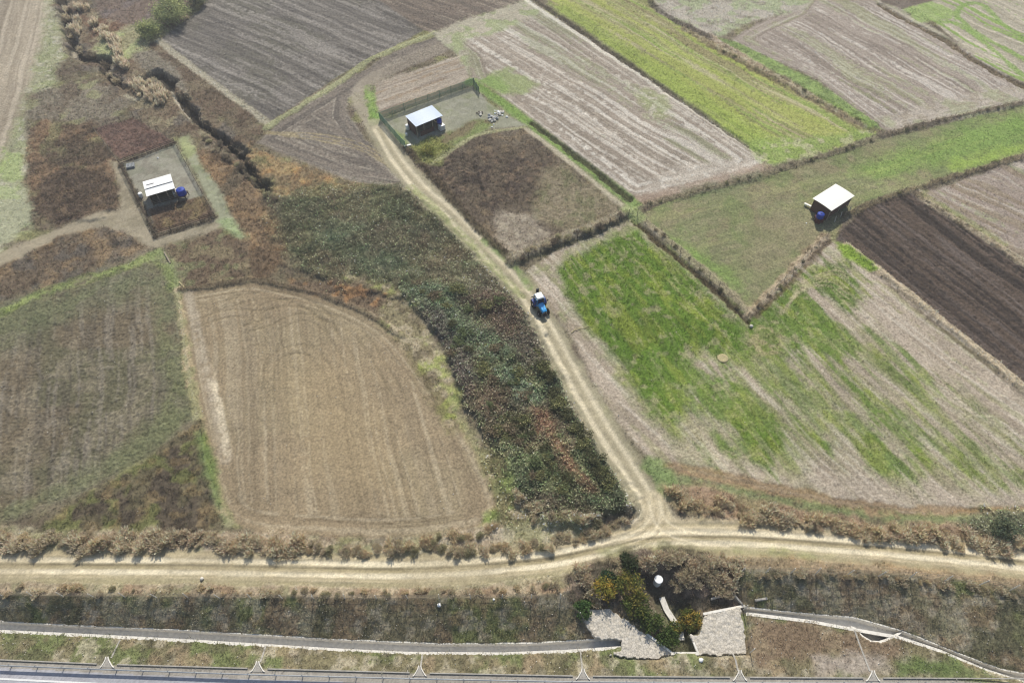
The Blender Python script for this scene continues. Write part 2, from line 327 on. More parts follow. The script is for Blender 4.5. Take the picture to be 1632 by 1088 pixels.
line([(-40,440),(0,418),(60,392),(120,368),(165,352),(205,352)], 4.6, (158,147,124), .9, .8, .4, reg=r_path, dens=.6, hgt=.12, clod=.03)
area([(175,256),(190,256),(235,335),(250,378),(350,350),(362,362),(255,392),(228,392),(200,365),(150,366),(155,348),(188,340),(192,300)], (152,142,120), .6, .4, reg=r_path, dens=.8, hgt=.12, clod=.03, mottle=[((128,120,98),.6,2,.5,.65)])
area([(281,220),(300,214),(322,264),(354,310),(388,380),(368,386),(334,322),(300,262)], (146,148,122), .5, .4, reg=r_path, dens=1.5, hgt=.12, clod=.03, mottle=[((130,138,98),.6,2,.5,.62)])
area([(280,222),(300,213),(312,240),(298,252)], (154,160,108), .8, .7, amt=.75, dens=5)
area([(352,352),(376,350),(388,380),(368,386)], (150,168,116), 1.0, .8, amt=.75, dens=6, hgt=.2)
area([(100,375),(165,362),(215,385),(232,395),(180,420),(90,455),(0,485),(-40,480),(-40,440),(30,412)], (104,89,70), .7, .6, dens=6, hgt=.38, mottle=[((138,115,82),.7,3,.48,.62),((90,88,84),.5,3,.5,.65)], rough=(.5,3))
area([(265,392),(355,365),(395,390),(400,450),(290,462),(275,430)], (108,91,70), .7, .6, dens=5, hgt=.35, mottle=[((128,116,84),.7,3,.48,.62),((122,132,84),.5,2,.58,.68)])
for q in ([(192,261),(236,245),(279,228)], [(249,377),(296,362),(344,347)], [(192,261),(220,316),(249,377)]): line(q, .8, (78,68,54), .8, .4, .3, sm=False, dens=9, hgt=.5)  # dark colour paints the shadow along fence and edge growth, under tall weeds
line([(281,226),(312,282),(344,346)], .6, (112,104,84), .7, .4, .3, dens=5, hgt=.3, breakup=.4)
# --- lower left fields
area([(-200,560),(0,498),(130,452),(252,412),(272,430),(292,560),(312,660),(240,722),(130,782),(0,832),(-200,880)], (113,102,82), .6, .4, reg=r_left, dens=2.2, hgt=.13, clod=.13, grain=.4,
     mottle=[((98,98,74),.7,8,.42,.6),((140,130,110),.5,3,.52,.68)], streak=((150,480),(140,720),[((86,80,70),.55,.6,10,.52,.68),((134,126,112),.5,.7,14,.55,.7)]))
area([(-100,520),(130,450),(250,413),(272,440),(285,520),(230,470),(120,500),(-100,600)], (108,114,82), 3, 1.4, amt=.75, dens=4, hgt=.18, mottle=[((112,104,90),.5,3,.5,.62)])
area([(255,520),(292,560),(312,660),(260,705),(262,610)], (112,116,80), 1.6, 1, amt=.75, dens=5, hgt=.2, mottle=[((104,98,84),.5,2,.5,.62)])
area([(312,650),(240,722),(130,782),(0,832),(0,812),(120,760),(250,668)], (112,116,82), 1.6, .8, amt=.8, dens=5, hgt=.18)
line([(-40,506),(0,496),(60,470),(130,446),(200,425),(250,403)], 1.8, (136,150,78), .9, 1, .9, breakup=.40, dens=7, hgt=.28, mottle=[((104,122,60),.7,1.5,.5,.62)])
line([(250,405),(268,425),(278,455)], 2.2, (130,144,84), .75, .9, .8, breakup=.38, dens=6, hgt=.25)
area([(288,470),(330,460),(400,450),(465,462),(525,478),(590,508),(632,540),(690,612),(738,680),(775,750),(792,800),(778,834),(690,852),(600,858),(500,853),(420,848),(365,828),(342,780),(322,690),(302,590)], (150,133,105), .35, .25, sm=True, reg=r_tan, dens=.3, hgt=.08, clod=.012, grain=.22,
     streak=((430,500),(462,820),[((130,115,90),.6,.45,40,.54,.66),((176,162,135),.5,.42,34,.56,.68),((138,123,98),.4,2.0,60,.52,.68),((104,90,70),.4,.36,46,.68,.76)]), head=3.5, mottle=[((150,137,108),.6,12,.42,.6)])
area([(440,590),(500,565),(560,600),(620,700),(640,780),(560,810),(490,720)], (170,150,112), 5, 2, amt=.4)
line([(300,470),(312,520),(330,600),(350,680),(360,730)], 1.6, (178,166,146), .55, .8, .4, breakup=.4)
line([(340,610),(352,660),(362,720)], .9, (206,192,164), .8, .4, .3, breakup=.4)
def tyre(pts, wd=.32, gap=1.5, col=(116,103,76), amt=.6):
    p = W(smooth(pts)); t = np.gradient(p, axis=0); t /= np.linalg.norm(t, axis=1)[:, None]; nrm = np.stack([-t[:, 1], t[:, 0]], 1)
    for s in (-.5, .5):
        q = p+nrm*gap*s; sl = win(q, 2); d = pdist(q, X[sl], Y[sl]); m = ss(wd/2+.18, wd/2-.05, d)*ss(.25, .45, N2[sl]*.6+N3[sl]*.4)
        setc(sl, m*amt, lin(col)); Z[sl] -= .05*m
for q in ([(428,640),(428,590),(445,565),(475,556),(500,562),(520,590)], [(300,520),(360,500),(420,500)], [(400,520),(420,490),(470,482),(510,495),(530,530)],
          [(500,500),(560,520),(600,570),(640,640)], [(440,520),(480,505),(520,520),(560,580)], [(390,524),(430,512)], [(340,490),(420,470),(480,480),(525,510)]):
    tyre(q, amt=.3)
line([(283,460),(292,520),(300,590),(312,650),(326,720),(345,790),(362,832)], 1.3, (150,146,104), .85, .6, .5, dens=6, hgt=.22, mottle=[((186,166,130),.8,1,.5,.62)], dz=.1)
line([(288,462),(330,456),(400,446),(465,458),(528,474),(592,503),(640,535)], 1.0, (102,89,66), .9, .5, .4, dens=6, hgt=.35, dz=.25)
# weedy triangle
area([(320,668),(338,730),(358,832),(300,852),(90,858),(60,845),(120,798),(240,728)], (100,92,66), .7, .6, dens=7, hgt=.45, rough=(.9,3), grain=.4,
     mottle=[((84,72,62),.7,3,.45,.6),((112,118,56),.7,2.2,.5,.64),((138,117,74),.5,1.5,.55,.68)])
area([(318,690),(340,730),(362,832),(335,800)], (116,136,72), .8, .6, amt=.8, dens=7, hgt=.3)
# --- centre thicket
area([(445,322),(520,312),(590,305),(650,302),(700,332),(745,385),(800,432),(835,470),(858,510),(890,570),(918,630),(945,690),(985,750),(1012,800),(985,825),(890,838),(820,820),(800,780),(768,700),(735,640),(712,560),(665,500),(620,470),(560,462),(500,440),(450,385)], (88,88,62), .7, .8, sm=True, reg=r_thick, dens=2.5, hgt=.5, bram=1, grain=.4,
     mottle=[((116,101,72),.6,5,.42,.6),((74,84,56),.8,6,.45,.6),((98,104,64),.7,3,.48,.64),((82,70,56),.6,7,.5,.62)], rough=(1.0,2.6))
for q, c, a in (([(500,360),(560,350),(640,400),(640,430),(590,440),(520,400)], (84,104,76), .8), ([(640,455),(720,460),(790,500),(820,560),(790,580),(700,540),(650,500)], (86,100,74), .75),
             ([(780,585),(830,590),(862,630),(860,650),(820,640)], (98,114,88), .8), ([(650,500),(700,500),(760,600),(740,640),(700,560)], (86,76,72), .8),
             ([(730,430),(800,440),(850,500),(900,600),(860,600),(800,540)], (86,76,66), .75), ([(735,480),(790,470),(830,520),(780,530)], (100,79,62), .7),
             ([(740,610),(800,620),(800,650),(760,660)], (98,79,62), .7), ([(845,650),(870,660),(910,730),(950,780),(930,780),(880,720)], (122,85,60), .9),
             ([(560,385),(620,355),(700,370),(700,395),(620,405)], (96,84,72), .7), ([(640,380),(720,380),(735,415),(660,420)], (108,93,66), .7),
             ([(860,600),(900,590),(960,700),(1005,790),(960,790),(910,700)], (62,70,48), .7)):
    area(q, c, 1.2, 1.0, amt=a, sm=True)
for q in ([(640,412),(720,418),(780,440)], [(600,430),(680,436),(760,452)]): line(q, 1.6, (176,166,128), .6, .8, .8, breakup=.5)
area([(430,315),(520,300),(650,298),(700,330),(745,385),(800,436),(828,462),(760,460),(690,450),(620,472),(545,470),(440,390)], (104,103,72), 1.6, 1.2, amt=.55, sm=True, bram=.22, dens=9, hgt=.42, mottle=[((86,100,72),.7,5,.45,.62),((120,106,82),.7,4,.5,.64),((128,128,92),.6,2,.52,.66)])
area([(545,430),(620,458),(665,495),(705,560),(735,650),(725,690),(690,640),(640,548),(600,505),(560,480)], (132,122,88), 1.0, .9, sm=True, bram=0, dens=6, hgt=.3, mottle=[((148,156,76),.85,2.5,.45,.6),((166,152,124),.7,1.2,.52,.66),((104,92,70),.6,2,.5,.64)])
area([(455,440),(560,450),(620,470),(600,500),(520,472),(460,458)], (108,91,70), .8, .6, dens=6, hgt=.4, mottle=[((178,128,66),.5,2,.58,.68)])
area([(725,640),(745,680),(785,745),(800,790),(790,840),(760,840),(796,800),(775,745),(735,685)], (150,146,96), .8, .7, dens=7, hgt=.3, bram=0, mottle=[((128,154,66),.85,2,.5,.62)])
area([(760,700),(800,730),(830,800),(870,820),(850,850),(790,850),(790,790)], (118,112,72), 1.2, .9, dens=7, hgt=.4, bram=.2, mottle=[((104,112,62),.7,2,.45,.6),((172,156,126),.7,1.5,.55,.66),((138,156,74),.7,2,.55,.66)])
area([(900,640),(935,650),(985,720),(1030,790),(1035,830),(1005,800),(955,710)], (150,140,112), .9, .9, bram=.15, dens=5, hgt=.35, mottle=[((98,92,70),.7,1.6,.48,.62)])
# --- farm track
TR = [(604,205),(630,250),(672,300),(720,342),(765,390),(805,432),(838,470),(868,515),(900,575),(935,640),(972,700),(1010,760),(1035,800),(1048,840)]
line([(600,200)]+TR[1:], 4.6, (161,154,127), .75, 1.0, .6, reg=r_track, dens=1.5, hgt=.12, bram=0, clod=.03)
line(TR, 2.7, (180,170,142), .95, .5, .35, reg=r_track, dens=.1, bram=0, clod=.025, grain=.18)
for o, c in ((-1.05, (214,202,172)), (1.05, (212,200,170)), (-.05, (158,148,120)), (.3, (164,154,126))):
    p = W(smooth(TR)); t = np.gradient(p, axis=0); t /= np.linalg.norm(t, axis=1)[:, None]; q = p + np.stack([-t[:, 1], t[:, 0]], 1)*o*.75
    sl = win(q, 2); d = pdist(q, X[sl], Y[sl]) + (N2[sl]-.5)*.3; m = ss(.6, .15, d); setc(sl, m*.65, lin(c)); Z[sl] -= .06*m*(abs(o) > 1)
line([(655,298),(700,338),(748,385),(800,440),(830,472)], 1.4, (141,148,94), .75, .6, .5, dens=5, hgt=.2, breakup=.35)
line([(770,382),(820,425),(845,460)], 1.2, (124,148,80), .75, .6, .5, dens=5, hgt=.2, breakup=.4)
line([(648,236),(700,292),(765,366),(818,414)], 1.5, (76,64,46), .8, .6, .4, dens=7, hgt=.45, dz=.2)
# --- right: pasture
area([(1018,345),(1060,322),(1216,282),(1405,222),(1560,185),(1660,160),(1800,140),(1800,220),(1640,245),(1500,288),(1385,326),(1350,345),(1312,378),(1192,502)], (126,128,90), .4, .2, reg=r_pasture, dens=4, hgt=.12, clod=.04, grain=.25,
     mottle=[((134,124,94),.7,7,.42,.6),((110,128,72),.6,5,.5,.64),((150,140,110),.4,1.5,.55,.7)], streak=((1100,320),(1500,220),[((146,150,96),.4,.8,18,.55,.7),((104,112,72),.4,.9,16,.55,.7)]))
area([(1350,270),(1500,215),(1660,165),(1800,150),(1800,210),(1640,235),(1480,265),(1400,285)], (118,150,62), 3, 1, amt=.8, dens=6, hgt=.14, streak=((1400,270),(1620,190),[((142,162,78),.5,.9,20,.52,.68)]))
area([(1500,262),(1640,225),(1640,240),(1520,275)], (142,168,64), 1.2, .6, amt=.75, dens=6)
area([(1075,385),(1110,395),(1180,440),(1190,470),(1150,450),(1100,415)], (122,148,72), 1.6, 1, amt=.85, dens=6)
area([(1190,340),(1290,340),(1300,372),(1210,470),(1180,420)], (136,128,98), 3, 1.5, amt=.6, streak=((1200,440),(1280,350),[((116,112,80),.5,.7,9,.52,.68)]))
area([(1085,300),(1210,275),(1215,292),(1100,318)], (100,112,78), 1.2, .8, amt=.6, dens=5, hgt=.25)
# dark ploughed field and neighbours
area([(1332,382),(1378,328),(1462,304),(1660,434),(1660,640),(1632,622),(1500,518),(1380,425)], (88,75,65), .35, .25, reg=r_dark, dens=.1, clod=.1, grain=.4,
     streak=((1400,360),(1632,540),[((104,94,88),.6,.6,16,.5,.68),((56,49,45),.8,.55,18,.52,.66),((48,42,38),.8,2.2,60,.62,.72)]), furrow=(1.1,.06))
area([(1470,310),(1640,250),(1800,215),(1800,500),(1660,425)], (150,136,124), .4, .3, reg=r_pink, dens=1, clod=.05, streak=((1500,320),(1632,390),[((184,174,160),.6,.9,16,.5,.68),((132,117,94),.7,.9,14,.5,.66),((128,142,90),.4,2.5,20,.6,.7)]), curve=2)
line([(1462,306),(1500,335),(1560,372),(1660,436)], 1.8, (172,158,132), .85, .7, .5, dens=6, hgt=.35, dz=.2, mottle=[((108,95,68),.7,1,.5,.64)])
line([(1475,312),(1530,345),(1600,388)], 1.6, (136,140,84), .6, .7, .5, dens=5, breakup=.4)
# --- crop field
area([(838,432),(880,400),(1008,348),(1190,512),(1325,385),(1350,392),(1500,515),(1660,645),(1800,740),(1800,815),(1640,812),(1500,816),(1380,806),(1250,780),(1120,748),(1042,742),(985,672),(940,590),(905,525),(872,480)], (170,157,140), .5, .3, reg=r_crop, dens=2.5, hgt=.13, clod=.045, grain=.3,
     streak=((1230,430),(1560,700),[((142,130,112),.6,.6,16,.5,.66),((192,182,166),.65,.5,14,.54,.68),((128,132,78),.4,1.8,24,.56,.7)]), mottle=[((152,140,122),.5,6,.45,.6)])
area([(842,436),(905,398),(1010,350),(1040,372),(960,378),(900,408),(875,440)], (140,142,102), 1.2, .7, amt=.85, dens=4, hgt=.15, mottle=[((178,164,146),.7,2.5,.5,.62)])
CROP = (98,124,44); CROPY = (136,146,60)
def crop(pts, amt=.95, edge=1.2, noise=1.1, c=CROP, d=10, es=2.8):
    area(pts, c, edge*1.5, noise*.8, amt=amt, dens=d, hgt=.2, grain=.35, es=es, mottle=[((88,118,40),.6,2.0,.45,.6),((170,158,130),.5,1.2,.58,.7)],
         streak=((1000,440),(1160,640),[(CROPY,.6,1.6,6,.5,.7),((172,164,130),.4,.5,5,.64,.78),((80,102,40),.5,.9,5,.52,.7)]))
crop([(882,430),(905,408),(960,384),(1015,370),(1042,384),(1130,455),(1186,515),(1200,555),(1180,572),(1120,566),(1090,580),(1100,640),(1075,690),(1035,660),(1000,610),(960,560),(905,505)], es=.7, amt=1.0)
crop([(1010,585),(1100,580),(1170,600),(1230,640),(1300,690),(1318,712),(1250,700),(1190,690),(1150,680),(1110,640)], .9)
crop([(1150,565),(1240,555),(1330,640),(1400,690),(1330,690),(1240,640)], .7, noise=1.6)
crop([(1195,555),(1190,520),(1240,470),(1290,425),(1345,425),(1370,465),(1368,492),(1345,492),(1300,470),(1330,520),(1360,560),(1270,560)], .92)
crop([(1240,550),(1290,560),(1360,610),(1440,668),(1520,722),(1600,776),(1570,772),(1480,720),(1380,660),(1290,600)], .88)
crop([(1382,528),(1410,545),(1470,592),(1512,632),(1490,630),(1430,585)], .7, .8)
crop([(1295,500),(1340,520),(1400,570),(1460,620),(1400,590),(1330,550)], .5)
crop([(1035,650),(1100,600),(1180,600),(1290,560),(1400,600),(1500,680),(1620,770),(1580,785),(1440,770),(1300,745),(1180,750),(1090,720)], .34, 3, 1.6, (112,124,66), 5, 6)
crop([(1320,480),(1400,520),(1500,600),(1640,710),(1640,740),(1500,660),(1380,570)], .28, 3, 1.2, (120,126,74), 4, 6)
crop([(1365,715),(1400,705),(1450,730),(1468,758),(1420,758),(1380,745)], .8)
crop([(1150,690),(1230,700),(1240,745),(1190,752),(1150,715)], .8)
crop([(1500,690),(1570,720),(1640,770),(1640,785),(1560,745)], .5)
crop([(1540,640),(1640,700),(1640,720),(1560,670)], .4)
for q in ([(900,500),(960,560),(1010,620),(1060,690)], [(940,430),(985,490),(1030,555),(1075,640)], [(1010,440),(1070,510),(1130,580)], [(985,440),(1020,490)], [(1080,445),(1150,515)], [(940,600),(980,650),(1020,720)]):
    line(q, .4, (176,168,134), .45, .3, .6, breakup=.52)
area([(1195,545),(1215,520),(1250,525),(1240,560),(1210,570)], (160,148,116), .7, .8, amt=.7, mottle=[((100,120,50),.8,1,.48,.6)])
for k in range(5): line([(1245+7*k,500-12*k),(1280+6*k,462-6*k),(1320+4*k,455-6*k),(1352,476-8*k)], .45, (182,170,140), .6, .3, .3, breakup=.4)
for k in range(4): line([(1000+6*k,812-130+8*k),(1080,705+6*k),(1180,735+5*k),(1300,765+6*k),(1420,785+6*k)], .5, (196,184,160), .4, .4, .4, breakup=.45)
area([(1300,745),(1420,770),(1560,790),(1640,790),(1640,812),(1500,815),(1380,800),(1250,775)], (164,152,136), 1.5, .8, amt=.7)
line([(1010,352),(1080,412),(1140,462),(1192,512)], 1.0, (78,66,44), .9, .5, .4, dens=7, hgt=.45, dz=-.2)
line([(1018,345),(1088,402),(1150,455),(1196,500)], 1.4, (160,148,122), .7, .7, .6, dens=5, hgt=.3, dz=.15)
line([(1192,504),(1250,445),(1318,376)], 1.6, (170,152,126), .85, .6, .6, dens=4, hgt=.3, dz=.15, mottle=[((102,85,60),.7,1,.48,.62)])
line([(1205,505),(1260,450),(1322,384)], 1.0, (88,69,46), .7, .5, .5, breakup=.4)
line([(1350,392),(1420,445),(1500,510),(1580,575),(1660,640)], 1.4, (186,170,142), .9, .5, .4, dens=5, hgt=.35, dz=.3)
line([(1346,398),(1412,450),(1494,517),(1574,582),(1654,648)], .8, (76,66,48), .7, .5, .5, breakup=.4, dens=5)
area([(1335,388),(1352,392),(1400,430),(1385,432),(1345,405)], (136,160,64), .6, .5, dens=8, hgt=.3)
# hedge lines
line([(818,416),(870,390),(930,370),(1000,340)], 2.4, (150,140,118), .85, .8, .5, dens=9, hgt=.6, dz=.5)
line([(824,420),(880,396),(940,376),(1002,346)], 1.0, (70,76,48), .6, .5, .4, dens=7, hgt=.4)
line([(1012,338),(1030,328),(1100,308),(1216,278),(1320,246),(1405,216)], 1.1, (118,110,84), .85, .7, .6, dens=7, hgt=.3, dz=.1, breakup=.3)
line([(1405,216),(1500,192),(1640,162),(1800,130)], 1.1, (104,92,74), .9, .6, .5, dens=7, hgt=.38, dz=.2)
line([(1345,346),(1385,325),(1440,306),(1500,288),(1640,246),(1800,200)], 1.1, (116,103,76), .9, .6, .5, dens=7, hgt=.38, dz=.2)
line([(1002,336),(1016,346)], 3, (140,156,90), .8, 1, .4, dens=5)
# --- headland tracks, verge below crop field
line([(1060,745),(1120,750),(1250,780),(1380,806),(1500,814),(1640,812)], 1.3, (140,116,84), .7, .6, .5, dens=1, dz=-.06)
line([(1090,752),(1250,790),(1380,814),(1500,822),(1560,812),(1660,820)], .8, (146,119,84), .8, .4, .3)
line([(1042,752),(1080,764),(1200,790),(1330,812),(1450,826),(1640,835)], 1.6, (118,134,76), .75, .9, .7, dens=6, hgt=.22, breakup=.36)
line([(1040,742),(1056,762),(1062,780)], 3.0, (116,140,76), .8, 1, .6, dens=7, hgt=.25)
area([(1058,775),(1110,775),(1200,795),(1330,822),(1450,835),(1640,840),(1800,860),(1800,900),(1640,872),(1400,852),(1250,840),(1120,828),(1082,815)], (152,126,98), .8, .6, dens=8, hgt=.45, rough=(.5,2), mottle=[((116,99,72),.7,2,.48,.62),((140,132,90),.6,3,.5,.64)])
area([(1530,830),(1570,815),(1660,820),(1660,865),(1580,862)], (98,100,72), 1, .8, bram=.5, dens=5, hgt=.5, rough=(.8,2))
# --- roadside (upper edge of main road)
area([(-200,845),(0,838),(60,846),(300,848),(420,850),(500,856),(600,860),(690,854),(780,838),(860,826),(1000,815),(1010,845),(940,862),(860,880),(760,888),(500,890),(300,888),(0,888),(-200,890)], (160,142,116), .8, .7, dens=7, hgt=.4, rough=(.3,2),
     mottle=[((128,109,82),.7,2.5,.48,.62),((140,146,96),.6,3,.52,.64),((190,176,148),.5,1.4,.52,.66)])
area([(-200,912),(0,925),(300,925),(600,928),(800,922),(900,905),(960,888),(930,920),(900,950),(600,956),(300,954),(0,951),(-200,945)], (158,140,112), .8, .6, dens=6, hgt=.35, mottle=[((142,113,82),.7,3,.48,.62),((130,132,90),.6,3,.55,.66),((186,168,134),.5,1.4,.5,.64)])
RD = [(-260,888),(-100,896),(0,900),(150,901),(300,902),(450,905),(600,908),(700,906),(800,899),(880,890),(950,876),(1030,860),(1100,856),(1200,858),(1300,865),(1400,873),(1500,882),(1640,897),(1800,918),(2000,950)]
line(RD, 4.0, (187,173,139), .95, .7, .35, reg=r_road, dens=.15, hgt=.1, clod=.02, grain=.18, mottle=[((171,156,124),.6,2,.48,.62)])
line(RD[11:], 4.8, (193,178,145), .85, .8, .35, reg=r_road, dens=.15, clod=.02)
line([(1040,800),(1048,830),(1030,850),(980,868)], 3.6, (189,176,145), .9, .9, .4, reg=r_road, dens=.1, clod=.02)
line([(1040,800),(1055,832),(1085,848),(1150,855)], 3.0, (191,178,146), .9, .9, .4, reg=r_road, dens=.1, clod=.02)
area([(1010,845),(1040,815),(1075,830),(1120,845),(1120,865),(1000,872)], (191,177,145), .8, .4, reg=r_road, dens=.1, clod=.02)
def ruts(path, offs):
    p = W(smooth(path)); t = np.gradient(p, axis=0); t /= np.linalg.norm(t, axis=1)[:, None]; nn = np.stack([-t[:, 1], t[:, 0]], 1)
    for o, wd, c, a in offs:
        q = p+nn*o; sl = win(q, 2); d = pdist(q, X[sl], Y[sl])+(N2[sl]-.5)*.35; m = ss(wd, wd*.3, d)*(.55+.45*ss(.3, .5, N1[sl]))
        setc(sl, m*a, lin(c)); Z[sl] -= .05*m
ruts(RD, [(.72,.42,(224,211,179),.95), (-.72,.42,(224,211,179),.95), (0,.4,(150,139,106),.8), (.12,.16,(126,114,86),.6), (1.7,.4,(154,143,110),.55), (-1.8,.5,(158,149,112),.65), (-1.2,.2,(172,160,126),.5)])
ruts([(1036,790),(1040,820),(1020,845),(960,866)], [(o,.22,c,.6) for o, c in ((-1.4,(215,202,171)),(-.8,(163,150,120)),(-.2,(213,200,167)),(.4,(165,152,122)),(1.0,(213,200,169)),(1.6,(163,150,120)))])
ruts([(1044,800),(1056,832),(1090,850),(1160,858)], [(-.8,.3,(215,202,171),.7), (.6,.3,(212,199,167),.7)])
area([(960,880),(1040,868),(1110,872),(1230,876),(1330,884),(1300,892),(1180,882),(1080,880),(990,892)], (165,159,115), .8, .5, amt=.8, dens=2.5, hgt=.15, mottle=[((150,156,96),.7,2,.5,.62)])
area([(1110,882),(1300,892),(1480,905),(1640,925),(1800,960),(1800,985),(1640,950),(1480,920),(1300,912),(1180,905)], (154,132,100), .8, .5, dens=6, hgt=.3, mottle=[((172,143,102),.6,2,.5,.62),((126,111,80),.6,1.5,.5,.62)])
# --- cutting slope, culvert hollow, verge, highway
sl = (slice(None), slice(None))
y0, y1, y2, y3 = [PL[k][0][None, :] for k in range(4)]
nz = (N2-.5)*1.2
mS = ss(-.3, .3, y0-Y+nz*.4)*ss(-.1, .2, Y-y1)
c = lin((126,119,88))*np.ones_like(C); 
for mc, a, s, lo, hi in (((100,99,70),.8,6,.42,.6), ((150,142,114),.7,4,.5,.64), ((120,128,70),.8,5,.52,.64), ((142,118,90),.6,2,.5,.65), ((164,154,132),.6,1.2,.56,.7)):
    t = ss(lo, hi, fbm(X/s, Y/s, int(s*100)+3, 3))*a; c = c*(1-t[..., None])+lin(mc)*t[..., None]
C[:] = C*(1-mS[..., None])+c*mS[..., None]; setv(DT, sl, mS, 13.0); setv(HT, sl, mS, .38); setv(GR, sl, mS, .4); R[mS > .5] = r_slope
Z += mS*.35*(fbm(X/1.6, Y/1.6, 88, 3)-.4)
mV = ss(-.1, .15, y2-Y)*ss(-.3, .1, Y-y3)
c = lin((126,118,84))*np.ones_like(C)
for mc, a, s, lo, hi in (((108,122,64),.8,3,.46,.6), ((150,130,100),.7,2.5,.5,.64), ((176,166,142),.6,1.1,.55,.68), ((96,92,66),.6,1.5,.52,.66)):
    t = ss(lo, hi, fbm(X/s, Y/s, int(s*100)+13, 3))*a; c = c*(1-t[..., None])+lin(mc)*t[..., None]
C[:] = C*(1-mV[..., None])+c*mV[..., None]; setv(DT, sl, mV, 13.0); setv(HT, sl, mV, .3); R[mV > .5] = r_verge
# right-hand verge is brown, with a washed patch
area([(1195,985),(1290,995),(1360,1008),(1440,1018),(1430,1060),(1330,1050),(1200,1060),(1190,1020)], (124,104,80), .8, .7, z=-2.5, dens=9, hgt=.3, mottle=[((146,128,98),.6,1.5,.5,.64)])
area([(1290,1045),(1400,1040),(1420,1070),(1300,1078)], (160,148,134), .8, .6, z=-2, dens=3, mottle=[((132,118,104),.6,1,.5,.64)])
area([(1420,1050),(1500,1045),(1570,1075),(1540,1082),(1420,1082)], (98,116,58), .7, .6, z=-2, dens=10, hgt=.35)
mH = ss(.15, -.15, Y-y3)
C[:] = C*(1-mH[..., None])+lin((158,152,142))*mH[..., None]; setv(DT, sl, mH, 0); R[mH > .5] = r_shoulder
wz = W([(-400,1042),(0,1063),(165,1072),(410,1082),(668,1090),(928,1096),(1180,1097),(1640,1105),(2000,1150)], ZH)
yh = np.interp(xs, wz[:, 0], wz[:, 1])[None, :]
mA = (Y < yh)
C[mA] = lin((168,168,174))*(.94+.12*N2[mA][:, None]); DT[mA] = 0; CL[mA] = 0; GR[mA] = .08; R[mA] = r_hwy
CL[mH > .5] = .01; 
# --- stream gully (cut into the ground) and culvert creek
ST = [(88,-30),(100,8),(108,45),(118,78),(140,90),(165,95),(172,112),(190,134),(208,138),(222,128),(240,116),(258,118),(275,140),(292,165),(312,190),(338,208),(362,228),(386,250),(402,275),(425,305)]
for wd, dz in ((2.8, -1.0), (1.5, -.9)):
    p = W(smooth(ST)); sl = win(p, 4); d = pdist(p, X[sl], Y[sl]) + (N2[sl]-.5)*2.2 + (N3[sl]-.5)*.8
    d = d + 1.1*ss(98, 84, Y[sl]) + .7*ss(.42, .3, N1[sl])
    Z[sl] += dz*ss(wd/2+.35, wd/2-.35, d)
    if dz > -.95: setc(sl, ss(1.4, .8, d)*.95, lin((58,54,46))); R[sl][d < .9] = r_stream; setv(DT, sl, ss(1.2, .8, d), 2.0)
line([(266,135),(276,150),(283,165),(298,180)], .5, (196,184,160), .8, .3, .3)
line([(112,72),(113,88)], .8, (190,180,160), .8, .3, .3)
line([(200,152),(215,158),(235,152)], .8, (172,166,140), .7, .4, .3)
line([(360,305),(398,262),(420,300),(440,340)], 3, (88,84,68), .5, 1.2, .8)
CK = [(1020,893),(1035,910),(1048,935),(1062,960),(1078,985),(1090,1010),(1092,1036)]
p = np.array([U(a, b, z)[:2] for (a, b), z in zip(CK, (-1,-1.6,-2.2,-2.5,-2.7,-2.8,-2.8))]); sl = win(p, 7)
d = pdist(p, X[sl], Y[sl]) + (N2[sl]-.5)*1.2
tgt = np.interp(Y[sl], p[::-1, 1], [-2.9,-2.9,-2.8,-2.6,-2.2,-1.6,-1.0])
m = ss(2.6, .9, d)*ss(U(1090,1041,-1.8)[1]-.1, U(1090,1041,-1.8)[1]+.35, Y[sl])*ss(U(1035,896,-.5)[1]+.2, U(1035,896,-.5)[1]-1.2, Y[sl]); Z[sl] = Z[sl]*(1-m)+np.minimum(Z[sl], tgt)*m
setc(sl, m*.9, lin((82,82,58))); setv(DT, sl, ss(3, 1.5, d), 6); R[sl][(d < 1.6)] = 0
area([(905,930),(940,905),(1000,885),(1060,880),(1130,884),(1180,900),(1180,965),(1120,970),(1060,950),(960,965),(925,965)], (112,98,82), .8, .7, z=-1.2, dens=8, hgt=.5, mottle=[((84,78,62),.8,2,.45,.6),((140,120,102),.7,1.5,.52,.66)])

APRONS = {}
def plane(key, pts):
    w3 = np.array([U(a, b, z) for a, b, z in pts]); A_ = np.c_[w3[:, :2], np.ones(len(w3))]; k = np.linalg.lstsq(A_, w3[:, 2], rcond=None)[0]
    p = w3[:, :2]; APRONS[key] = (p, k); sl = win(p, 2); d = sdf(p, X[sl], Y[sl]); t = ss(-.5, .1, d)
    Z[sl] = Z[sl]*(1-t) + (k[0]*X[sl]+k[1]*Y[sl]+k[2]-.2)*t; setv(DT, sl, t, 0); setv(CL, sl, t, 0)
plane("left", [(922,977,-.8),(948,969,-.8),(972,969,-.9),(1002,990,-1.2),(1028,1009,-1.4),(1036,1012,-1.45),(1070,1041,-1.75),(1050,1049,-1.75),(1000,1049,-1.6),(972,1044,-1.5),(990,1032,-1.4),(992,1019,-1.3),(948,1018,-1.2)])
plane("right", [(1122,979,-1.2),(1150,972,-1.2),(1180,966,-1.2),(1186,1000,-1.5),(1190,1042,-1.8),(1140,1045,-1.8),(1112,1043,-1.8),(1100,1012,-1.6),(1114,1010,-1.55)])
BAS = W([(1366,997),(1374,1012),(1388,1021),(1404,1022),(1418,1016),(1430,1006)], ZT); sl = win(BAS, 1); d = sdf(BAS, X[sl], Y[sl])
Z[sl] = np.where(d > -.1, np.minimum(Z[sl], ZT-.95), Z[sl]); setv(DT, sl, ss(-.3, 0, d), 0)
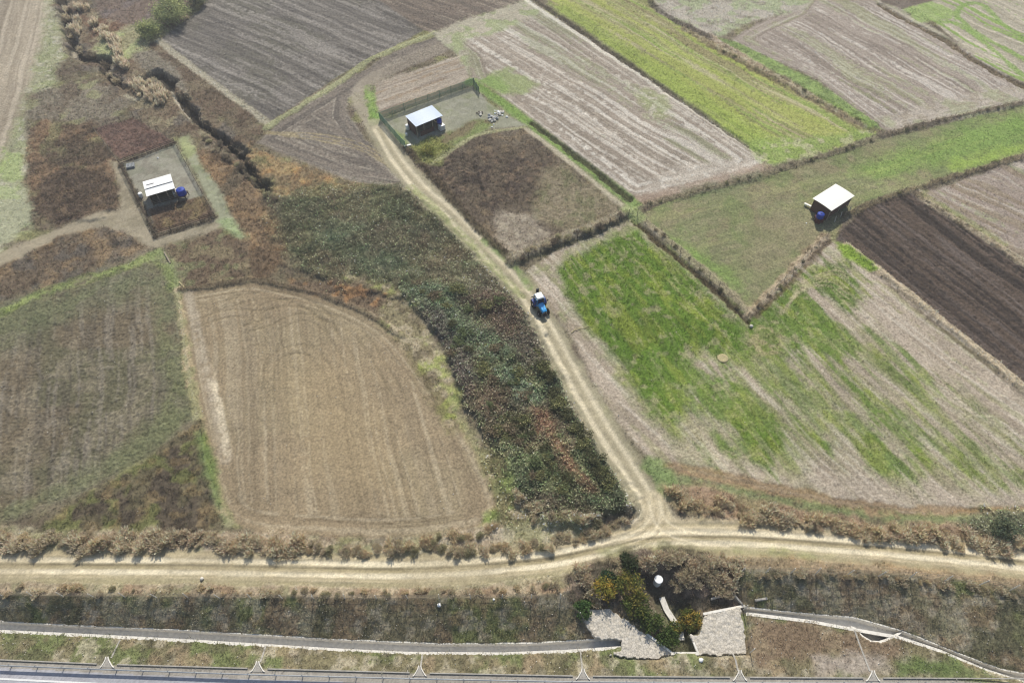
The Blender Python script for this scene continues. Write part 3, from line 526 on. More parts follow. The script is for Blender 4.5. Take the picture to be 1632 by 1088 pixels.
# clods and micro relief
Z += CL*(WH-.5)*1.6*(Y > -5)*(np.abs(X) < 140) + CL*(N3-.5)*1.5
Z[BR > .05] += (BR*(.2+.9*fbm(X/2.2, Y/2.2, 91, 2)*fbm(X/7, Y/7, 93, 2)*2))[BR > .05]
C *= (0.74+0.30*WH+0.22*N3)[..., None]*(.9+.2*N1)[..., None]
C[R == 0] *= 1.13; C[R == r_tan] *= .95
kd = np.where(np.isin(R, (0, r_slope, r_weedlot, r_yard1, r_thick, r_verge)), .26, np.where(R == r_crop, .04, .12))[..., None]; C = C*(1-kd) + kd*C.mean(-1, keepdims=True)*np.array([1.05, 1.0, .90])
C = np.clip(C, 0.004, .85)
flat_ = Y < np.minimum(y3, 60)
Z[flat_] = ZH + .01*(WH-.5)[flat_]*(Y > -5)[flat_]
# concrete drain trough is cut out of the ground
mT = (Y < y1+.02) & (Y > y2-.02)
mT &= ((X < U(990, 1020, ZT)[0]) | (X > U(1186, 970, ZT)[0]))
Z[mT] = ZT-1.0; DT[mT] = 0; CL[mT] = 0

# ------------------------------------------------------------------ materials
def newmat(name):
    m = bpy.data.materials.new(name); m.use_nodes = True
    n = m.node_tree.nodes; return m, n, m.node_tree.links, n["Principled BSDF"]
def soil_mat(name, amp=.5, scale=3.0, rough=.95, bump=.25):
    m, n, l, b = newmat(name)
    a = n.new("ShaderNodeAttribute"); a.attribute_name = "Col"
    tc = n.new("ShaderNodeTexCoord")
    f = n.new("ShaderNodeTexNoise"); f.inputs["Scale"].default_value = scale; f.inputs["Detail"].default_value = 7; f.inputs["Roughness"].default_value = .75
    l.new(tc.outputs["Object"], f.inputs["Vector"])
    r = n.new("ShaderNodeMapRange"); r.inputs[1].default_value = .3; r.inputs[2].default_value = .7
    r.inputs[3].default_value = 1-amp; r.inputs[4].default_value = 1+amp
    l.new(f.outputs[0], r.inputs[0])
    mx = n.new("ShaderNodeMix"); mx.data_type = 'RGBA'; mx.blend_type = 'MULTIPLY'; mx.inputs[0].default_value = 1
    l.new(a.outputs["Color"], mx.inputs[6]); l.new(r.outputs[0], mx.inputs[7]); l.new(mx.outputs[2], b.inputs["Base Color"])
    b.inputs["Roughness"].default_value = rough; b.inputs["Specular IOR Level"].default_value = .15
    bp = n.new("ShaderNodeBump"); bp.inputs["Strength"].default_value = bump; bp.inputs["Distance"].default_value = .1
    l.new(f.outputs[0], bp.inputs["Height"]); l.new(bp.outputs[0], b.inputs["Normal"])
    return m
def plant_mat(name, trans=.5, tint=None):
    m, n, l, b = newmat(name); n.remove(b); out = n["Material Output"]
    a = n.new("ShaderNodeAttribute"); a.attribute_name = "Col"; src = a.outputs["Color"]
    if tint is not None:
        mx = n.new("ShaderNodeMix"); mx.data_type = 'RGBA'; mx.blend_type = 'MULTIPLY'; mx.inputs[0].default_value = 1
        l.new(src, mx.inputs[6]); mx.inputs[7].default_value = (*tint, 1); src = mx.outputs[2]
    d = n.new("ShaderNodeBsdfDiffuse"); t = n.new("ShaderNodeBsdfTranslucent"); x = n.new("ShaderNodeMixShader")
    x.inputs[0].default_value = trans
    l.new(src, d.inputs[0]); l.new(src, t.inputs[0]); l.new(d.outputs[0], x.inputs[1]); l.new(t.outputs[0], x.inputs[2]); l.new(x.outputs[0], out.inputs[0])
    return m
def solid(name, c, rough=.6, metal=0, amp=.18, scale=4, spec=.4, bump=0):
    m, n, l, b = newmat(name); c = lin(c)
    tc = n.new("ShaderNodeTexCoord"); f = n.new("ShaderNodeTexNoise"); f.inputs["Scale"].default_value = scale; f.inputs["Detail"].default_value = 5
    l.new(tc.outputs["Object"], f.inputs["Vector"])
    r = n.new("ShaderNodeValToRGB"); r.color_ramp.elements[0].position = .3; r.color_ramp.elements[1].position = .7
    r.color_ramp.elements[0].color = (*(c*(1-amp)), 1); r.color_ramp.elements[1].color = (*np.minimum(c*(1+amp), .9), 1)
    l.new(f.outputs[0], r.inputs[0]); l.new(r.outputs[0], b.inputs["Base Color"])
    b.inputs["Roughness"].default_value = rough; b.inputs["Metallic"].default_value = metal; b.inputs["Specular IOR Level"].default_value = spec
    if bump:
        bp = n.new("ShaderNodeBump"); bp.inputs["Strength"].default_value = bump; bp.inputs["Distance"].default_value = .05
        l.new(f.outputs[0], bp.inputs["Height"]); l.new(bp.outputs[0], b.inputs["Normal"])
    return m
M_SOIL = soil_mat("soil"); M_ROUGH = soil_mat("clods", .6, 2.2, .95, .5); M_ROAD = soil_mat("sand", .26, 6, .95, .15); M_ASPH = soil_mat("asphalt", .1, 14, .8, .05)
M_PLANT = plant_mat("plant")
M_WHITE = solid("white_sheet", (240,240,238), .5, amp=.03); M_BLUEWHITE = solid("blue_white_sheet", (208,220,236), .4, amp=.05)
M_CREAM = solid("cream_sheet", (244,242,230), .5, amp=.02)
M_BROWN = solid("brown_board", (92,66,56), .8, amp=.25); M_DKWOOD = solid("dark_timber", (72,62,54), .85, amp=.25); M_WOOD = solid("grey_timber", (150,138,120), .85, amp=.25)
M_BLUE = solid("blue_plastic", (14,58,160), .6, amp=.15); M_NAVY = solid("navy_plastic", (22,56,128), .5); M_RED = solid("dark_red_metal", (90,44,42), .6)
M_CONC = solid("concrete", (226,221,210), .9, amp=.14, scale=2.5, bump=.2); M_CONCD = solid("grey_concrete", (164,160,152), .9, amp=.18, scale=2, bump=.2)
M_STEEL = solid("galvanised", (160,164,168), .45, .6, .1); M_RUSTY = solid("old_wire", (120,112,100), .8, .2)
M_GREENN = solid("green_net", (98,134,114), .8, amp=.2); M_BLACK = solid("black_rubber", (28,28,30), .85, amp=.2)
M_TBLUE = solid("tractor_blue_sunlit", (66,172,238), .3, amp=.06, spec=.5); M_TWHITE = solid("tractor_white", (238,240,242), .35, amp=.03); M_TDARK = solid("tractor_dark", (36,38,44), .6)
M_GLASS = solid("dark_glass", (22,34,54), .12, amp=.1, spec=.6); M_LAMP = solid("lamp_lens", (225,228,230), .2, amp=.02)
M_PAINT = solid("road_paint", (228,228,226), .7, amp=.08, scale=6); M_BARK = solid("bark", (86,72,58), .9, amp=.25)
M_STRAW = solid("straw", (176,164,124), .9, amp=.25, scale=8, bump=.6); M_STONE = solid("pale_stone", (205,200,188), .9, amp=.15, bump=.3)
M_GREY = solid("grey_junk", (150,154,156), .7, amp=.2)

# ------------------------------------------------------------------ object helpers
def linkobj(name, me, parent=None, loc=None, rz=0):
    o = bpy.data.objects.new(name, me); COL.objects.link(o)
    if parent is not None: o.parent = parent
    if loc is not None: o.location = loc
    if rz: o.rotation_euler.z = rz
    return o
def tag(o, label=None, cat=None, group=None, kind=None):
    if label: o["label"] = label
    if cat: o["category"] = cat
    if group: o["group"] = group
    if kind: o["kind"] = kind
    return o
def thing(name, label, cat, loc=(0, 0, 0), rz=0, group=None):
    return tag(linkobj(name, None, None, Vector(loc), rz), label, cat, group)
def npmesh(name, v, f, mat, col=None, smooth_=False):
    """v (n,3), f (m,k) with constant k, col (n,3) linear"""
    me = bpy.data.meshes.new(name); v = np.ascontiguousarray(v, np.float32); f = np.ascontiguousarray(f, np.int32)
    k = f.shape[1]; me.vertices.add(len(v)); me.vertices.foreach_set("co", v.ravel())
    me.loops.add(f.size); me.loops.foreach_set("vertex_index", f.ravel())
    me.polygons.add(len(f)); me.polygons.foreach_set("loop_start", np.arange(0, f.size, k, dtype=np.int32))
    if smooth_: me.polygons.foreach_set("use_smooth", np.ones(len(f), bool))
    me.update(calc_edges=True)
    if col is not None:
        a = me.color_attributes.new("Col", 'FLOAT_COLOR', 'POINT')
        a.data.foreach_set("color", np.concatenate([col, np.ones((len(col), 1))], 1).astype(np.float32).ravel())
    me.materials.append(mat); return me
class MB:
    def __init__(s): s.v = []; s.f = []
    def add(s, v, f):
        o = len(s.v); s.v += [tuple(map(float, p)) for p in v]; s.f += [[i+o for i in q] for q in f]; return s
    def box(s, c, d, rz=0, rx=0, ry=0, taper=1.0):
        M = Matrix.Translation(c) @ Matrix.Rotation(rz, 4, 'Z') @ Matrix.Rotation(ry, 4, 'Y') @ Matrix.Rotation(rx, 4, 'X')
        v = [M @ Vector((x*d[0]/2*(taper if z > 0 else 1), y*d[1]/2*(taper if z > 0 else 1), z*d[2]/2)) for z in (-1, 1) for y in (-1, 1) for x in (-1, 1)]
        return s.add(v, [(0,2,3,1), (4,5,7,6), (0,1,5,4), (2,6,7,3), (0,4,6,2), (1,3,7,5)])
    def cyl(s, a, b, r0, r1=None, n=10):
        r1 = r0 if r1 is None else r1; a = Vector(a); b = Vector(b); z = (b-a).normalized(); x = z.orthogonal().normalized(); y = z.cross(x); v = []
        for p, r in ((a, r0), (b, r1)):
            for k in range(n): t = 2*math.pi*k/n; v.append(p+x*math.cos(t)*r+y*math.sin(t)*r)
        return s.add(v, [(k, (k+1) % n, n+(k+1) % n, n+k) for k in range(n)]+[tuple(range(n))[::-1], tuple(range(n, 2*n))])
    def prism(s, prof, x0, x1):
        """profile (y,z) extruded along x"""
        n = len(prof); v = [(x0, y, z) for y, z in prof]+[(x1, y, z) for y, z in prof]
        return s.add(v, [(k, (k+1) % n, n+(k+1) % n, n+k) for k in range(n)]+[tuple(range(n))[::-1], tuple(range(n, 2*n))])
    def loft(s, rings):
        n = len(rings[0]); v = [p for r in rings for p in r]; f = []
        for i in range(len(rings)-1):
            for k in range(n): f.append((i*n+k, i*n+(k+1) % n, (i+1)*n+(k+1) % n, (i+1)*n+k))
        return s.add(v, f+[tuple(range(n))[::-1], tuple(range((len(rings)-1)*n, len(rings)*n))])
    def rock(s, c, r, n=7, flat=.6):
        v = []; 
        for i in range(4):
            ph = (i+.5)/4*math.pi
            for k in range(n):
                t = 2*math.pi*(k+random.random()*.5)/n; q = r*random.uniform(.75, 1.15)
                v.append((c[0]+q*math.sin(ph)*math.cos(t), c[1]+q*math.sin(ph)*math.sin(t), c[2]+q*flat*math.cos(ph)))
        f = [(i*n+k, (i+1)*n+k, (i+1)*n+(k+1) % n, i*n+(k+1) % n) for i in range(3) for k in range(n)]
        return s.add(v, f+[tuple(range(n)), tuple(range(3*n, 4*n))[::-1]])
    def mesh(s, name, mat, smooth_=False):
        me = bpy.data.meshes.new(name); me.from_pydata(s.v, [], s.f)
        if smooth_: me.polygons.foreach_set("use_smooth", [True]*len(s.f))
        me.materials.append(mat); return me
    def build(s, name, mat, parent=None, smooth_=False, **k): return linkobj(name, s.mesh(name, mat, smooth_), parent, **k)

def hz(x, y):
    j = np.clip(np.searchsorted(xs, x)-1, 0, NX-2); i = np.clip(np.searchsorted(ys, y)-1, 0, NY-2)
    u = (x-xs[j])/(xs[j+1]-xs[j]); v = (y-ys[i])/(ys[i+1]-ys[i])
    return (Z[i, j]*(1-u)+Z[i, j+1]*u)*(1-v)+(Z[i+1, j]*(1-u)+Z[i+1, j+1]*u)*v
def G(px, py):
    z = 0.0
    for _ in range(6): p = U(px, py, z); z = z*.3+.7*float(hz(p[0], p[1]))
    p = U(px, py, z); return Vector((p[0], p[1], float(hz(p[0], p[1]))))
def frame(p, q):
    a, b = G(*p), G(*q); return math.atan2(b.y-a.y, b.x-a.x), (b-a).length

# ------------------------------------------------------------------ terrain meshes, one per piece of ground
idx = np.arange(NY*NX).reshape(NY, NX); Rf = R[:-1, :-1]
P3 = np.stack([X, Y, Z], -1).reshape(-1, 3); C3 = C.reshape(-1, 3)
quads = np.stack([idx[:-1, :-1], idx[:-1, 1:], idx[1:, 1:], idx[1:, :-1]], -1)
for k, (nm, lb, ct) in REGIONS.items():
    f = quads[Rf == k]
    if len(f) == 0: print("EMPTY REGION", nm, lb); continue
    uq, inv = np.unique(f, return_inverse=True)
    mat = M_ASPH if nm == "highway" else M_ROAD if k in (r_road, r_track, r_path, r_shoulder, r_yard1, r_yard2) else M_ROUGH if k in (r_grey, r_dark, r_left, r_curve, r_thick, r_slope, r_greyb) else M_SOIL
    o = linkobj(nm, npmesh(nm, P3[uq], inv.reshape(f.shape), mat, C3[uq], True))
    tag(o, lb, ct, kind="structure")

# ------------------------------------------------------------------ ground cover
dxs = np.gradient(xs)[None, :]; dys = np.gradient(ys)[:, None]; AREA = dxs*dys
dep = Y*cp + (CAM_H-Z)*sp; PXg = 816+FPX*X/np.maximum(dep, .1); PYg = 544-FPX*(Y*sp-(CAM_H-Z)*cp)/np.maximum(dep, .1)
INV = (PXg > -90) & (PXg < 1722) & (PYg > -50) & (PYg < 1130) & (dep > 1)
def desat(c, k): return c*(1-k)+k*c.mean(-1, keepdims=True)*np.array([1.05, 1.0, .88])
def sample(D):
    n = rng.poisson(np.clip(D*AREA*INV, 0, 30)); ii, jj = np.nonzero(n); rep = n[ii, jj]
    ii = np.repeat(ii, rep); jj = np.repeat(jj, rep)
    x = xs[jj]+(rng.random(len(jj))-.5)*dxs[0, jj]; y = ys[ii]+(rng.random(len(ii))-.5)*dys[ii, 0]
    return ii, jj, x, y, Z[ii, jj]
def blades(x, y, z, h, col, K, spread, wid, lean=.6):
    wid = np.repeat(wid*np.clip(.45+y/130, .5, 1.3), K)
    n = len(x)*K; bx = np.repeat(x, K)+rng.normal(0, spread, n); by = np.repeat(y, K)+rng.normal(0, spread, n); bz = np.repeat(z, K)-.04
    hh = np.repeat(h, K)*rng.uniform(.55, 1.3, n); a = rng.random(n)*2*math.pi; b = rng.random(n)*2*math.pi; L = hh*rng.random(n)*lean*1.6; ww = wid*rng.uniform(.6, 1.5, n)
    v = np.empty((n, 3, 3)); v[:, 0] = np.stack([bx-np.cos(b)*ww, by-np.sin(b)*ww, bz], 1); v[:, 1] = np.stack([bx+np.cos(b)*ww, by+np.sin(b)*ww, bz], 1)
    v[:, 2] = np.stack([bx+np.cos(a)*L, by+np.sin(a)*L, bz+hh], 1)
    c = np.repeat(col, K, 0)*rng.uniform(.7, 1.4, (n, 1))*rng.uniform(.93, 1.07, (n, 3))
    return v.reshape(-1, 3), np.arange(n*3).reshape(-1, 3), np.repeat(np.clip(c, .004, .8), 3, 0)
def leaves(x, y, z, size, col, tilt=.9):
    n = len(x); a = rng.random(n)*2*math.pi; nrm = np.stack([rng.normal(0, tilt, n), rng.normal(0, tilt, n), np.ones(n)], 1); nrm /= np.linalg.norm(nrm, axis=1)[:, None]
    t = np.stack([np.cos(a), np.sin(a), np.zeros(n)], 1); t -= nrm*(t*nrm).sum(1)[:, None]; t /= np.linalg.norm(t, axis=1)[:, None]; b = np.cross(nrm, t)
    p = np.stack([x, y, z], 1); s = size[:, None]
    v = np.stack([p-t*s, p-b*s*.55+t*s*.1, p+t*s, p+b*s*.55+t*s*.1], 1)
    return v.reshape(-1, 3), np.arange(n*4).reshape(-1, 4), np.repeat(np.clip(col, .004, .8), 4, 0)
ii, jj, gx, gy, gz = sample(DT)
gc = C[ii, jj]; gh = HT[ii, jj]*rng.uniform(.6, 1.25, len(ii)); gr = R[ii, jj]
print("tufts", len(ii))
COVER = [((r_crop, r_yellow), "crop_sprouts", "low green sprouts and straw in the crop strips", "sprouts"),
         ((r_pasture,), "pasture_grass", "short grass of the pasture around the white roofed shed", "grass"),
         ((r_slope, r_verge), "roadside_grass", "rough mixed grass on the cutting slope and highway verge", "grass"),
         ((r_tilled, r_grey, r_greyb, r_curve, r_wedge, r_stub, r_stub2, r_stub3, r_dark, r_pink, r_tan, r_left), "stubble", "sparse straw and seedlings standing in the tilled fields", "stubble")]
done = np.zeros(len(ii), bool)
for regs, nm, lb, ct in COVER+[(None, "wild_grass", "brown and green weeds growing on the rough ground and verges", "weeds")]:
    s_ = ~done if regs is None else np.isin(gr, regs) & ~done; done |= s_
    if s_.sum() == 0: continue
    K = 6 if nm in ("wild_grass", "roadside_grass") else 5
    cc = desat(gc[s_], np.where(gr[s_] == r_crop, .1, .26)[:, None])*np.where(np.isin(gr[s_], (r_crop, r_pasture, r_yellow)), 1.3, 1.9)[:, None]*rng.uniform(.75, 1.3, (s_.sum(), 1)); v, f, c = blades(gx[s_], gy[s_], gz[s_], gh[s_], cc, K, .16, .045)
    tag(linkobj(nm, npmesh(nm, v, f, M_PLANT, c)), lb, ct, kind="stuff")
ii, jj, bx, by, bz = sample(BR*26)
print("leaves", len(ii))
bc = desat(C[ii, jj], .3)*np.exp(rng.normal(1.32, .40, (len(ii), 1)))
g_ = rng.random(len(ii)) < .35; bc[g_] = bc[g_]*np.array([.9, 1.12, .9])
v, f, c = leaves(bx, by, bz+rng.random(len(ii))*.35, rng.uniform(.09, .21, len(ii)), bc, .6)
tag(linkobj("bramble_thicket", npmesh("bramble_thicket", v, f, M_PLANT, c)), "dark green and brown bramble thicket left of the farm track", "bramble", kind="stuff")

# ------------------------------------------------------------------ dry bushes, reeds, shrubs, trees
def bush_mesh(name, seed, K=620, tall=1.0, wid=.03, base=(178,156,130), var=.35, cone=.5):
    r = np.random.default_rng(seed); nb = 9
    cx = r.normal(0, .36, nb); cy = r.normal(0, .36, nb); ch = r.uniform(.55, 1.0, nb)*tall
    k = r.integers(0, nb, K); az = r.random(K)*2*math.pi; el = np.arccos(r.random(K)*.85+.1); L = r.uniform(.45, 1.0, K)
    bx = cx[k]*.8+r.normal(0, .05, K); by = cy[k]*.8+r.normal(0, .05, K)
    st = r.uniform(0, .45, K)
    dx = np.sin(el)*np.cos(az)*cone; dy = np.sin(el)*np.sin(az)*cone; dz = np.cos(el)*.6+.45
    a = np.stack([bx+dx*st*L, by+dy*st*L, dz*st*L*ch[k]], 1); b = np.stack([bx+dx*L*1.1, by+dy*L*1.1, dz*L*ch[k]], 1)
    ph = r.random(K)*2*math.pi; wv = np.stack([np.cos(ph), np.sin(ph), r.normal(0, .4, K)], 1)*(wid*r.uniform(.6, 1.7, K))[:, None]
    v = np.stack([a-wv*.5, a+wv*.5, b+wv, b-wv], 1).reshape(-1, 3)
    c = np.repeat(lin(base)*r.uniform(1-var, 1+var, (K, 1))*r.uniform(.94, 1.06, (K, 3)), 4, 0)
    return npmesh(name, v, np.arange(K*4).reshape(-1, 4), M_BUSH, np.clip(c, 0, .8))
M_BUSH = plant_mat("dry_twigs", .5)
TINTS = {"tan": (232,212,184), "pink": (232,210,184), "grey": (208,196,170), "olive": (186,180,148), "rust": (228,206,174), "dark": (140,130,114)}
BM = {t: [bush_mesh("dry_bush", 100+17*i+s, base=c) for s in range(3)] for i, (t, c) in enumerate(TINTS.items())}
RM = [bush_mesh("reed_clump", 300+s, 700, 1.7, .025, (232,212,186), .3, .36) for s in range(3)]
def row(pts, n, wpx, rmin, rmax, tints, label, group, name="dry_bush", cat="bush", meshes=None, hmul=1.0):
    p = smooth(pts); seg = np.linalg.norm(np.diff(p, axis=0), axis=1); cum = np.concatenate([[0], np.cumsum(seg)])
    for k in range(n):
        t = (k+.5+random.uniform(-.45, .45))/n*cum[-1]; px = np.interp(t, cum, p[:, 0]); py = np.interp(t, cum, p[:, 1])+random.uniform(-1, 1)*wpx
        g = G(px, py); s = random.uniform(rmin, rmax)
        me = random.choice(meshes) if meshes else random.choice(BM[random.choice(tints)])
        o = linkobj(name, me, None, g-Vector((0, 0, .08)), random.random()*6.28)
        o.scale = (s*random.uniform(.85, 1.2), s*random.uniform(.85, 1.2), s*random.uniform(.8, 1.15)*hmul)
        tag(o, label, cat, group)
row([(-20,866),(60,867),(140,868),(240,864),(330,864),(420,870),(490,873)], 74, 12, .5, 1.55, ["tan","pink","tan","pink","tan","rust","grey"], "tan dry bush in the fluffy row above the dirt road, lower left", "dry bushes above the road on the left")
row([(490,878),(580,878),(690,872),(760,878),(830,876),(880,868),(940,852),(1000,836)], 46, 8, .55, 1.15, ["tan","rust","olive","grey","pink"], "brown dry bush on the bank between the tan harrowed field and the road", "dry bushes along the bank above the road bend")
row([(650,868),(700,858),(760,848),(800,842)], 10, 6, .6, 1.0, ["rust","olive"], "rusty dry bush at the lower right corner of the tan harrowed field", "dry bushes at the field corner")
row([(820,800),(870,822),(930,836),(980,832)], 12, 14, .6, 1.1, ["tan","olive","grey"], "straw coloured bush at the lower edge of the bramble thicket", "bushes below the thicket")
row([(1072,792),(1130,806),(1220,824),(1320,840),(1420,852),(1520,860),(1640,868)], 84, 11, .45, 1.4, ["rust","tan","tan","pink","rust"], "rusty tan dry bush in the row above the dirt road, lower right", "dry bushes above the road on the right")
row([(0,942),(200,941),(400,943),(600,946),(800,944),(900,930)], 44, 6, .4, .8, ["tan","rust","olive","grey"], "low dry bush between the dirt road and the cutting slope", "low dry bushes below the road")
row([(925,905),(940,935),(955,960)], 9, 6, .9, 1.3, ["pink","tan"], "pinkish dry bush left of the culvert shrubs", "pink dry bushes beside the culvert")
row([(1020,892),(1080,893),(1140,896),(1180,900)], 22, 9, .8, 1.3, ["pink","grey","pink","tan"], "pinkish grey dry bush between the road and the culvert", "dry bushes above the culvert")
row([(1075,925),(1110,920),(1150,930),(1170,945)], 18, 14, .8, 1.3, ["grey","pink","grey"], "greyish brown dry bush in the culvert hollow right of the white standpipe", "dry bushes in the culvert hollow")
row([(975,905),(1000,915)], 5, 8, .8, 1.2, ["grey","pink"], "greyish dry bush between the road bend and the yellow green shrubs", "grey dry bushes by the road bend")
row([(1200,912),(1320,916),(1450,924),(1640,948)], 28, 6, .4, .8, ["tan","rust","grey"], "low dry bush on the crest right of the tall fence post", "low dry bushes on the right crest")
row([(150,40),(185,70),(192,95),(205,115)], 9, 6, 1.3, 2.0, None, "tan feathery reed clump beside the dark stream gully", "reed clumps along the stream", "reed_clump", "reeds", RM)
row([(218,140),(240,150),(262,168)], 9, 10, 1.3, 2.0, None, "tan feathery reed clump filling the bend of the stream", "reed clumps in the stream bend", "reed_clump", "reeds", RM)
row([(108,20),(120,60),(135,5)], 5, 6, 1.2, 1.8, None, "tan reed clump at the top end of the stream", "reed clumps at the top of the stream", "reed_clump", "reeds", RM)
row([(98,20),(112,55),(120,75),(170,112),(205,145)], 12, 6, 1.0, 1.8, ["dark","grey"], "dark leafless bush on the bank of the stream gully", "dark bushes along the stream")
row([(322,215),(360,245),(400,290),(440,318)], 14, 8, .8, 1.3, ["dark","grey","olive"], "dark scrubby bush along the lower stretch of the stream", "scrub along the lower stream")
row([(825,412),(880,386),(940,366),(996,342)], 14, 4, .7, 1.1, ["grey","dark","olive"], "grey bush in the hedge between the weedy plot and the green crop", "bushes in the middle hedge")

def leafy(name, label, cat, px, py, rad, hgt, cols, n, size, trunk=.5, group=None, crown="crown", limb=7, lift=.45):
    g = G(px, py); root = thing(name, label, cat, g, 0, group)
    t = MB(); t.cyl((0, 0, -.2), (0, 0, hgt*lift), .05*hgt, .03*hgt, 8); ends = []
    for k in range(limb):
        a = k*6.283/limb+random.uniform(-.3, .3); e = (math.cos(a)*rad*.6, math.sin(a)*rad*.6, hgt*random.uniform(.5, .85)); t.cyl((0, 0, hgt*lift*random.uniform(.3, .95)), e, .018*hgt, .006*hgt, 6); ends.append(e)
    t.build("trunk", M_BARK, root)
    nc = 46; az = rng.random(nc)*6.283; rr = np.sqrt(rng.random(nc))*rad*.86; cz = hgt*(.22+.62*rng.random(nc)*np.sqrt(np.clip(1-(rr/rad)**2, 0, 1)))
    k = rng.integers(0, nc, n); sg = rad*.17
    x = np.cos(az)[k]*rr[k]+rng.normal(0, sg, n); y = np.sin(az)[k]*rr[k]+rng.normal(0, sg, n); z = np.maximum(cz[k]+rng.normal(0, sg*.9, n), .1)
    cb = desat(np.array([lin(c) for c in cols])*1.35, .12)[rng.integers(0, len(cols), nc)][k]*rng.uniform(.65, 1.45, (n, 1))
    v, f, c = leaves(x, y, z, rng.uniform(.6, 1.3, n)*size, cb, 1.0)
    linkobj(crown, npmesh(crown, v, f, M_PLANT, c), root); return root
leafy("tree", "largest rounded olive green tree at the top edge", "tree", 281, 34, 4.0, 6.0, [(150,158,112),(126,136,100),(168,172,120)], 6500, .2)
leafy("tree", "smaller round green tree below the largest tree, beside the grey field corner", "tree", 241, 58, 2.7, 3.8, [(152,160,108),(130,140,98),(170,174,120)], 3600, .18)
leafy("tree", "dark tree cut by the top edge, right of the rounded olive tree", "tree", 312, 6, 3.0, 4.6, [(126,128,104),(114,120,96)], 3200, .2)
SH = [(965,940,1.5,2.2,"yellowest shrub beside the white stone apron, left end of the culvert shrubs",[(176,150,62),(140,136,60),(96,104,52)]),
      (1000,935,1.6,2.4,"yellow green shrub just left of the white standpipe",[(120,120,58),(86,98,50),(160,142,66)]),
      (1012,966,1.6,2.2,"dark green shrub in the middle of the culvert creek",[(78,92,48),(96,108,54),(130,122,60)]),
      (1035,992,1.4,1.8,"green shrub low in the creek beside the pale concrete strip",[(70,88,46),(92,106,56)]),
      (1062,1018,1.3,1.6,"dark green shrub at the culvert mouth near the highway",[(66,84,44),(84,100,52)]),
      (1098,992,1.3,2.2,"yellow tipped shrub against the right stone apron",[(164,140,62),(112,116,56),(90,100,50)]),
      (1000,900,1.2,1.6,"dark shrub in the hollow under the road bend",[(56,66,46),(70,80,54)]),
      (930,972,1.1,1.2,"small green shrub at the top corner of the left stone apron",[(86,112,62),(72,98,56)]),
      (968,925,1.1,1.3,"dark bluish green shrub above the yellowest shrub",[(54,76,56),(66,88,60)])]
for px, py, r_, h_, lb, cs in SH: leafy("shrub", lb, "shrub", px, py, r_, h_, cs, 1100, .14, limb=6, group="shrubs around the culvert")
leafy("shrub", "yellow green shrub in front of the netted yard shed", "shrub", 682, 244, 1.5, 1.1, [(134,140,66),(108,116,60),(150,142,80)], 900, .13, limb=6)
leafy("shrub", "dark bluish bush at the right edge above the dirt road", "shrub", 1600, 848, 1.7, 1.1, [(92,104,84),(108,114,86)], 1300, .14)

# mounded brambles and hedge bushes: leaf clumps with their own height
def clump_mesh(seed, cols, n=420):
    r = np.random.default_rng(seed); nb = 8; cx = r.normal(0, .42, nb); cy = r.normal(0, .42, nb); cz = r.uniform(.25, .75, nb); k = r.integers(0, nb, n)
    x = cx[k]+r.normal(0, .2, n); y = cy[k]+r.normal(0, .2, n); z = np.maximum(cz[k]+r.normal(0, .16, n), .02)
    cb = np.array([lin(c) for c in cols])[r.integers(0, len(cols), n)]*np.exp(r.normal(.15, .4, (n, 1)))
    v, f, c = leaves(x, y, z, r.uniform(.06, .13, n), cb, .7); return npmesh("bramble_bush", v, f, M_PLANT, c)
BB = {"olive": [clump_mesh(500+s, [(122,124,84),(104,108,76),(140,136,98)]) for s in range(2)], "green": [clump_mesh(510+s, [(106,116,82),(96,108,76),(122,130,94)]) for s in range(2)],
      "brown": [clump_mesh(520+s, [(122,110,90),(108,97,80),(140,128,106)]) for s in range(2)], "dark": [clump_mesh(530+s, [(88,90,66),(76,80,60),(104,102,76)]) for s in range(2)]}
for pts, n, wp, tn, lb, gp in (([(660,470),(740,480),(800,490)], 14, 20, ["green","brown","olive"], "bramble bush in the thicket left of the tractor", "bramble bushes beside the tractor"),
        ([(715,530),(785,580),(840,620)], 30, 30, ["green","brown","olive","dark"], "bramble bush in the narrow middle of the thicket", "bramble bushes in the middle thicket"),
        ([(780,650),(850,720),(905,790)], 40, 36, ["olive","green","dark","brown"], "bramble bush in the near end of the thicket", "bramble bushes in the near thicket"),
        ([(856,566),(902,664),(974,782)], 26, 8, ["dark","dark","olive"], "dark bramble bush on the thicket edge facing the track", "bramble bushes along the track")):
    row(pts, n, wp, .5, 1.3, None, lb, gp, "bramble_bush", "bramble", sum((BB[t] for t in tn), []), .8)
for pts, n, lb, gp in (([(1030,328),(1100,308),(1216,278)], 16, "low bush in the fence line between the pasture and the white rowed stubble", "bushes along the first pasture fence"),
        ([(1230,272),(1320,246),(1400,218)], 12, "low bush in the fence line between the pasture and the yellow green strip", "bushes along the second pasture fence"),
        ([(1420,212),(1520,188),(1630,162)], 12, "low bush in the fence line at the upper edge of the bright pasture", "bushes along the upper right fence"),
        ([(1400,318),(1500,288),(1630,246)], 14, "low bush in the fence line below the bright pasture", "bushes along the lower right fence"),
        ([(1030,352),(1100,414),(1185,500)], 14, "low bush in the fence line between the green crop and the pasture", "bushes along the crop fence"),
        ([(1205,495),(1260,438),(1312,384)], 10, "low bush on the bank from the pasture corner to the right shed", "bushes on the bank by the right shed"),
        ([(1125,72),(1220,112),(1370,192)], 12, "low brown bush on the bank right of the yellow green strip", "bushes on the upper bank")):
    row(pts, n*2//3, 2, .25, .62, None, lb, gp, "hedge_bush", "bush", BB["brown"]+BB["dark"]+BB["olive"], .9)
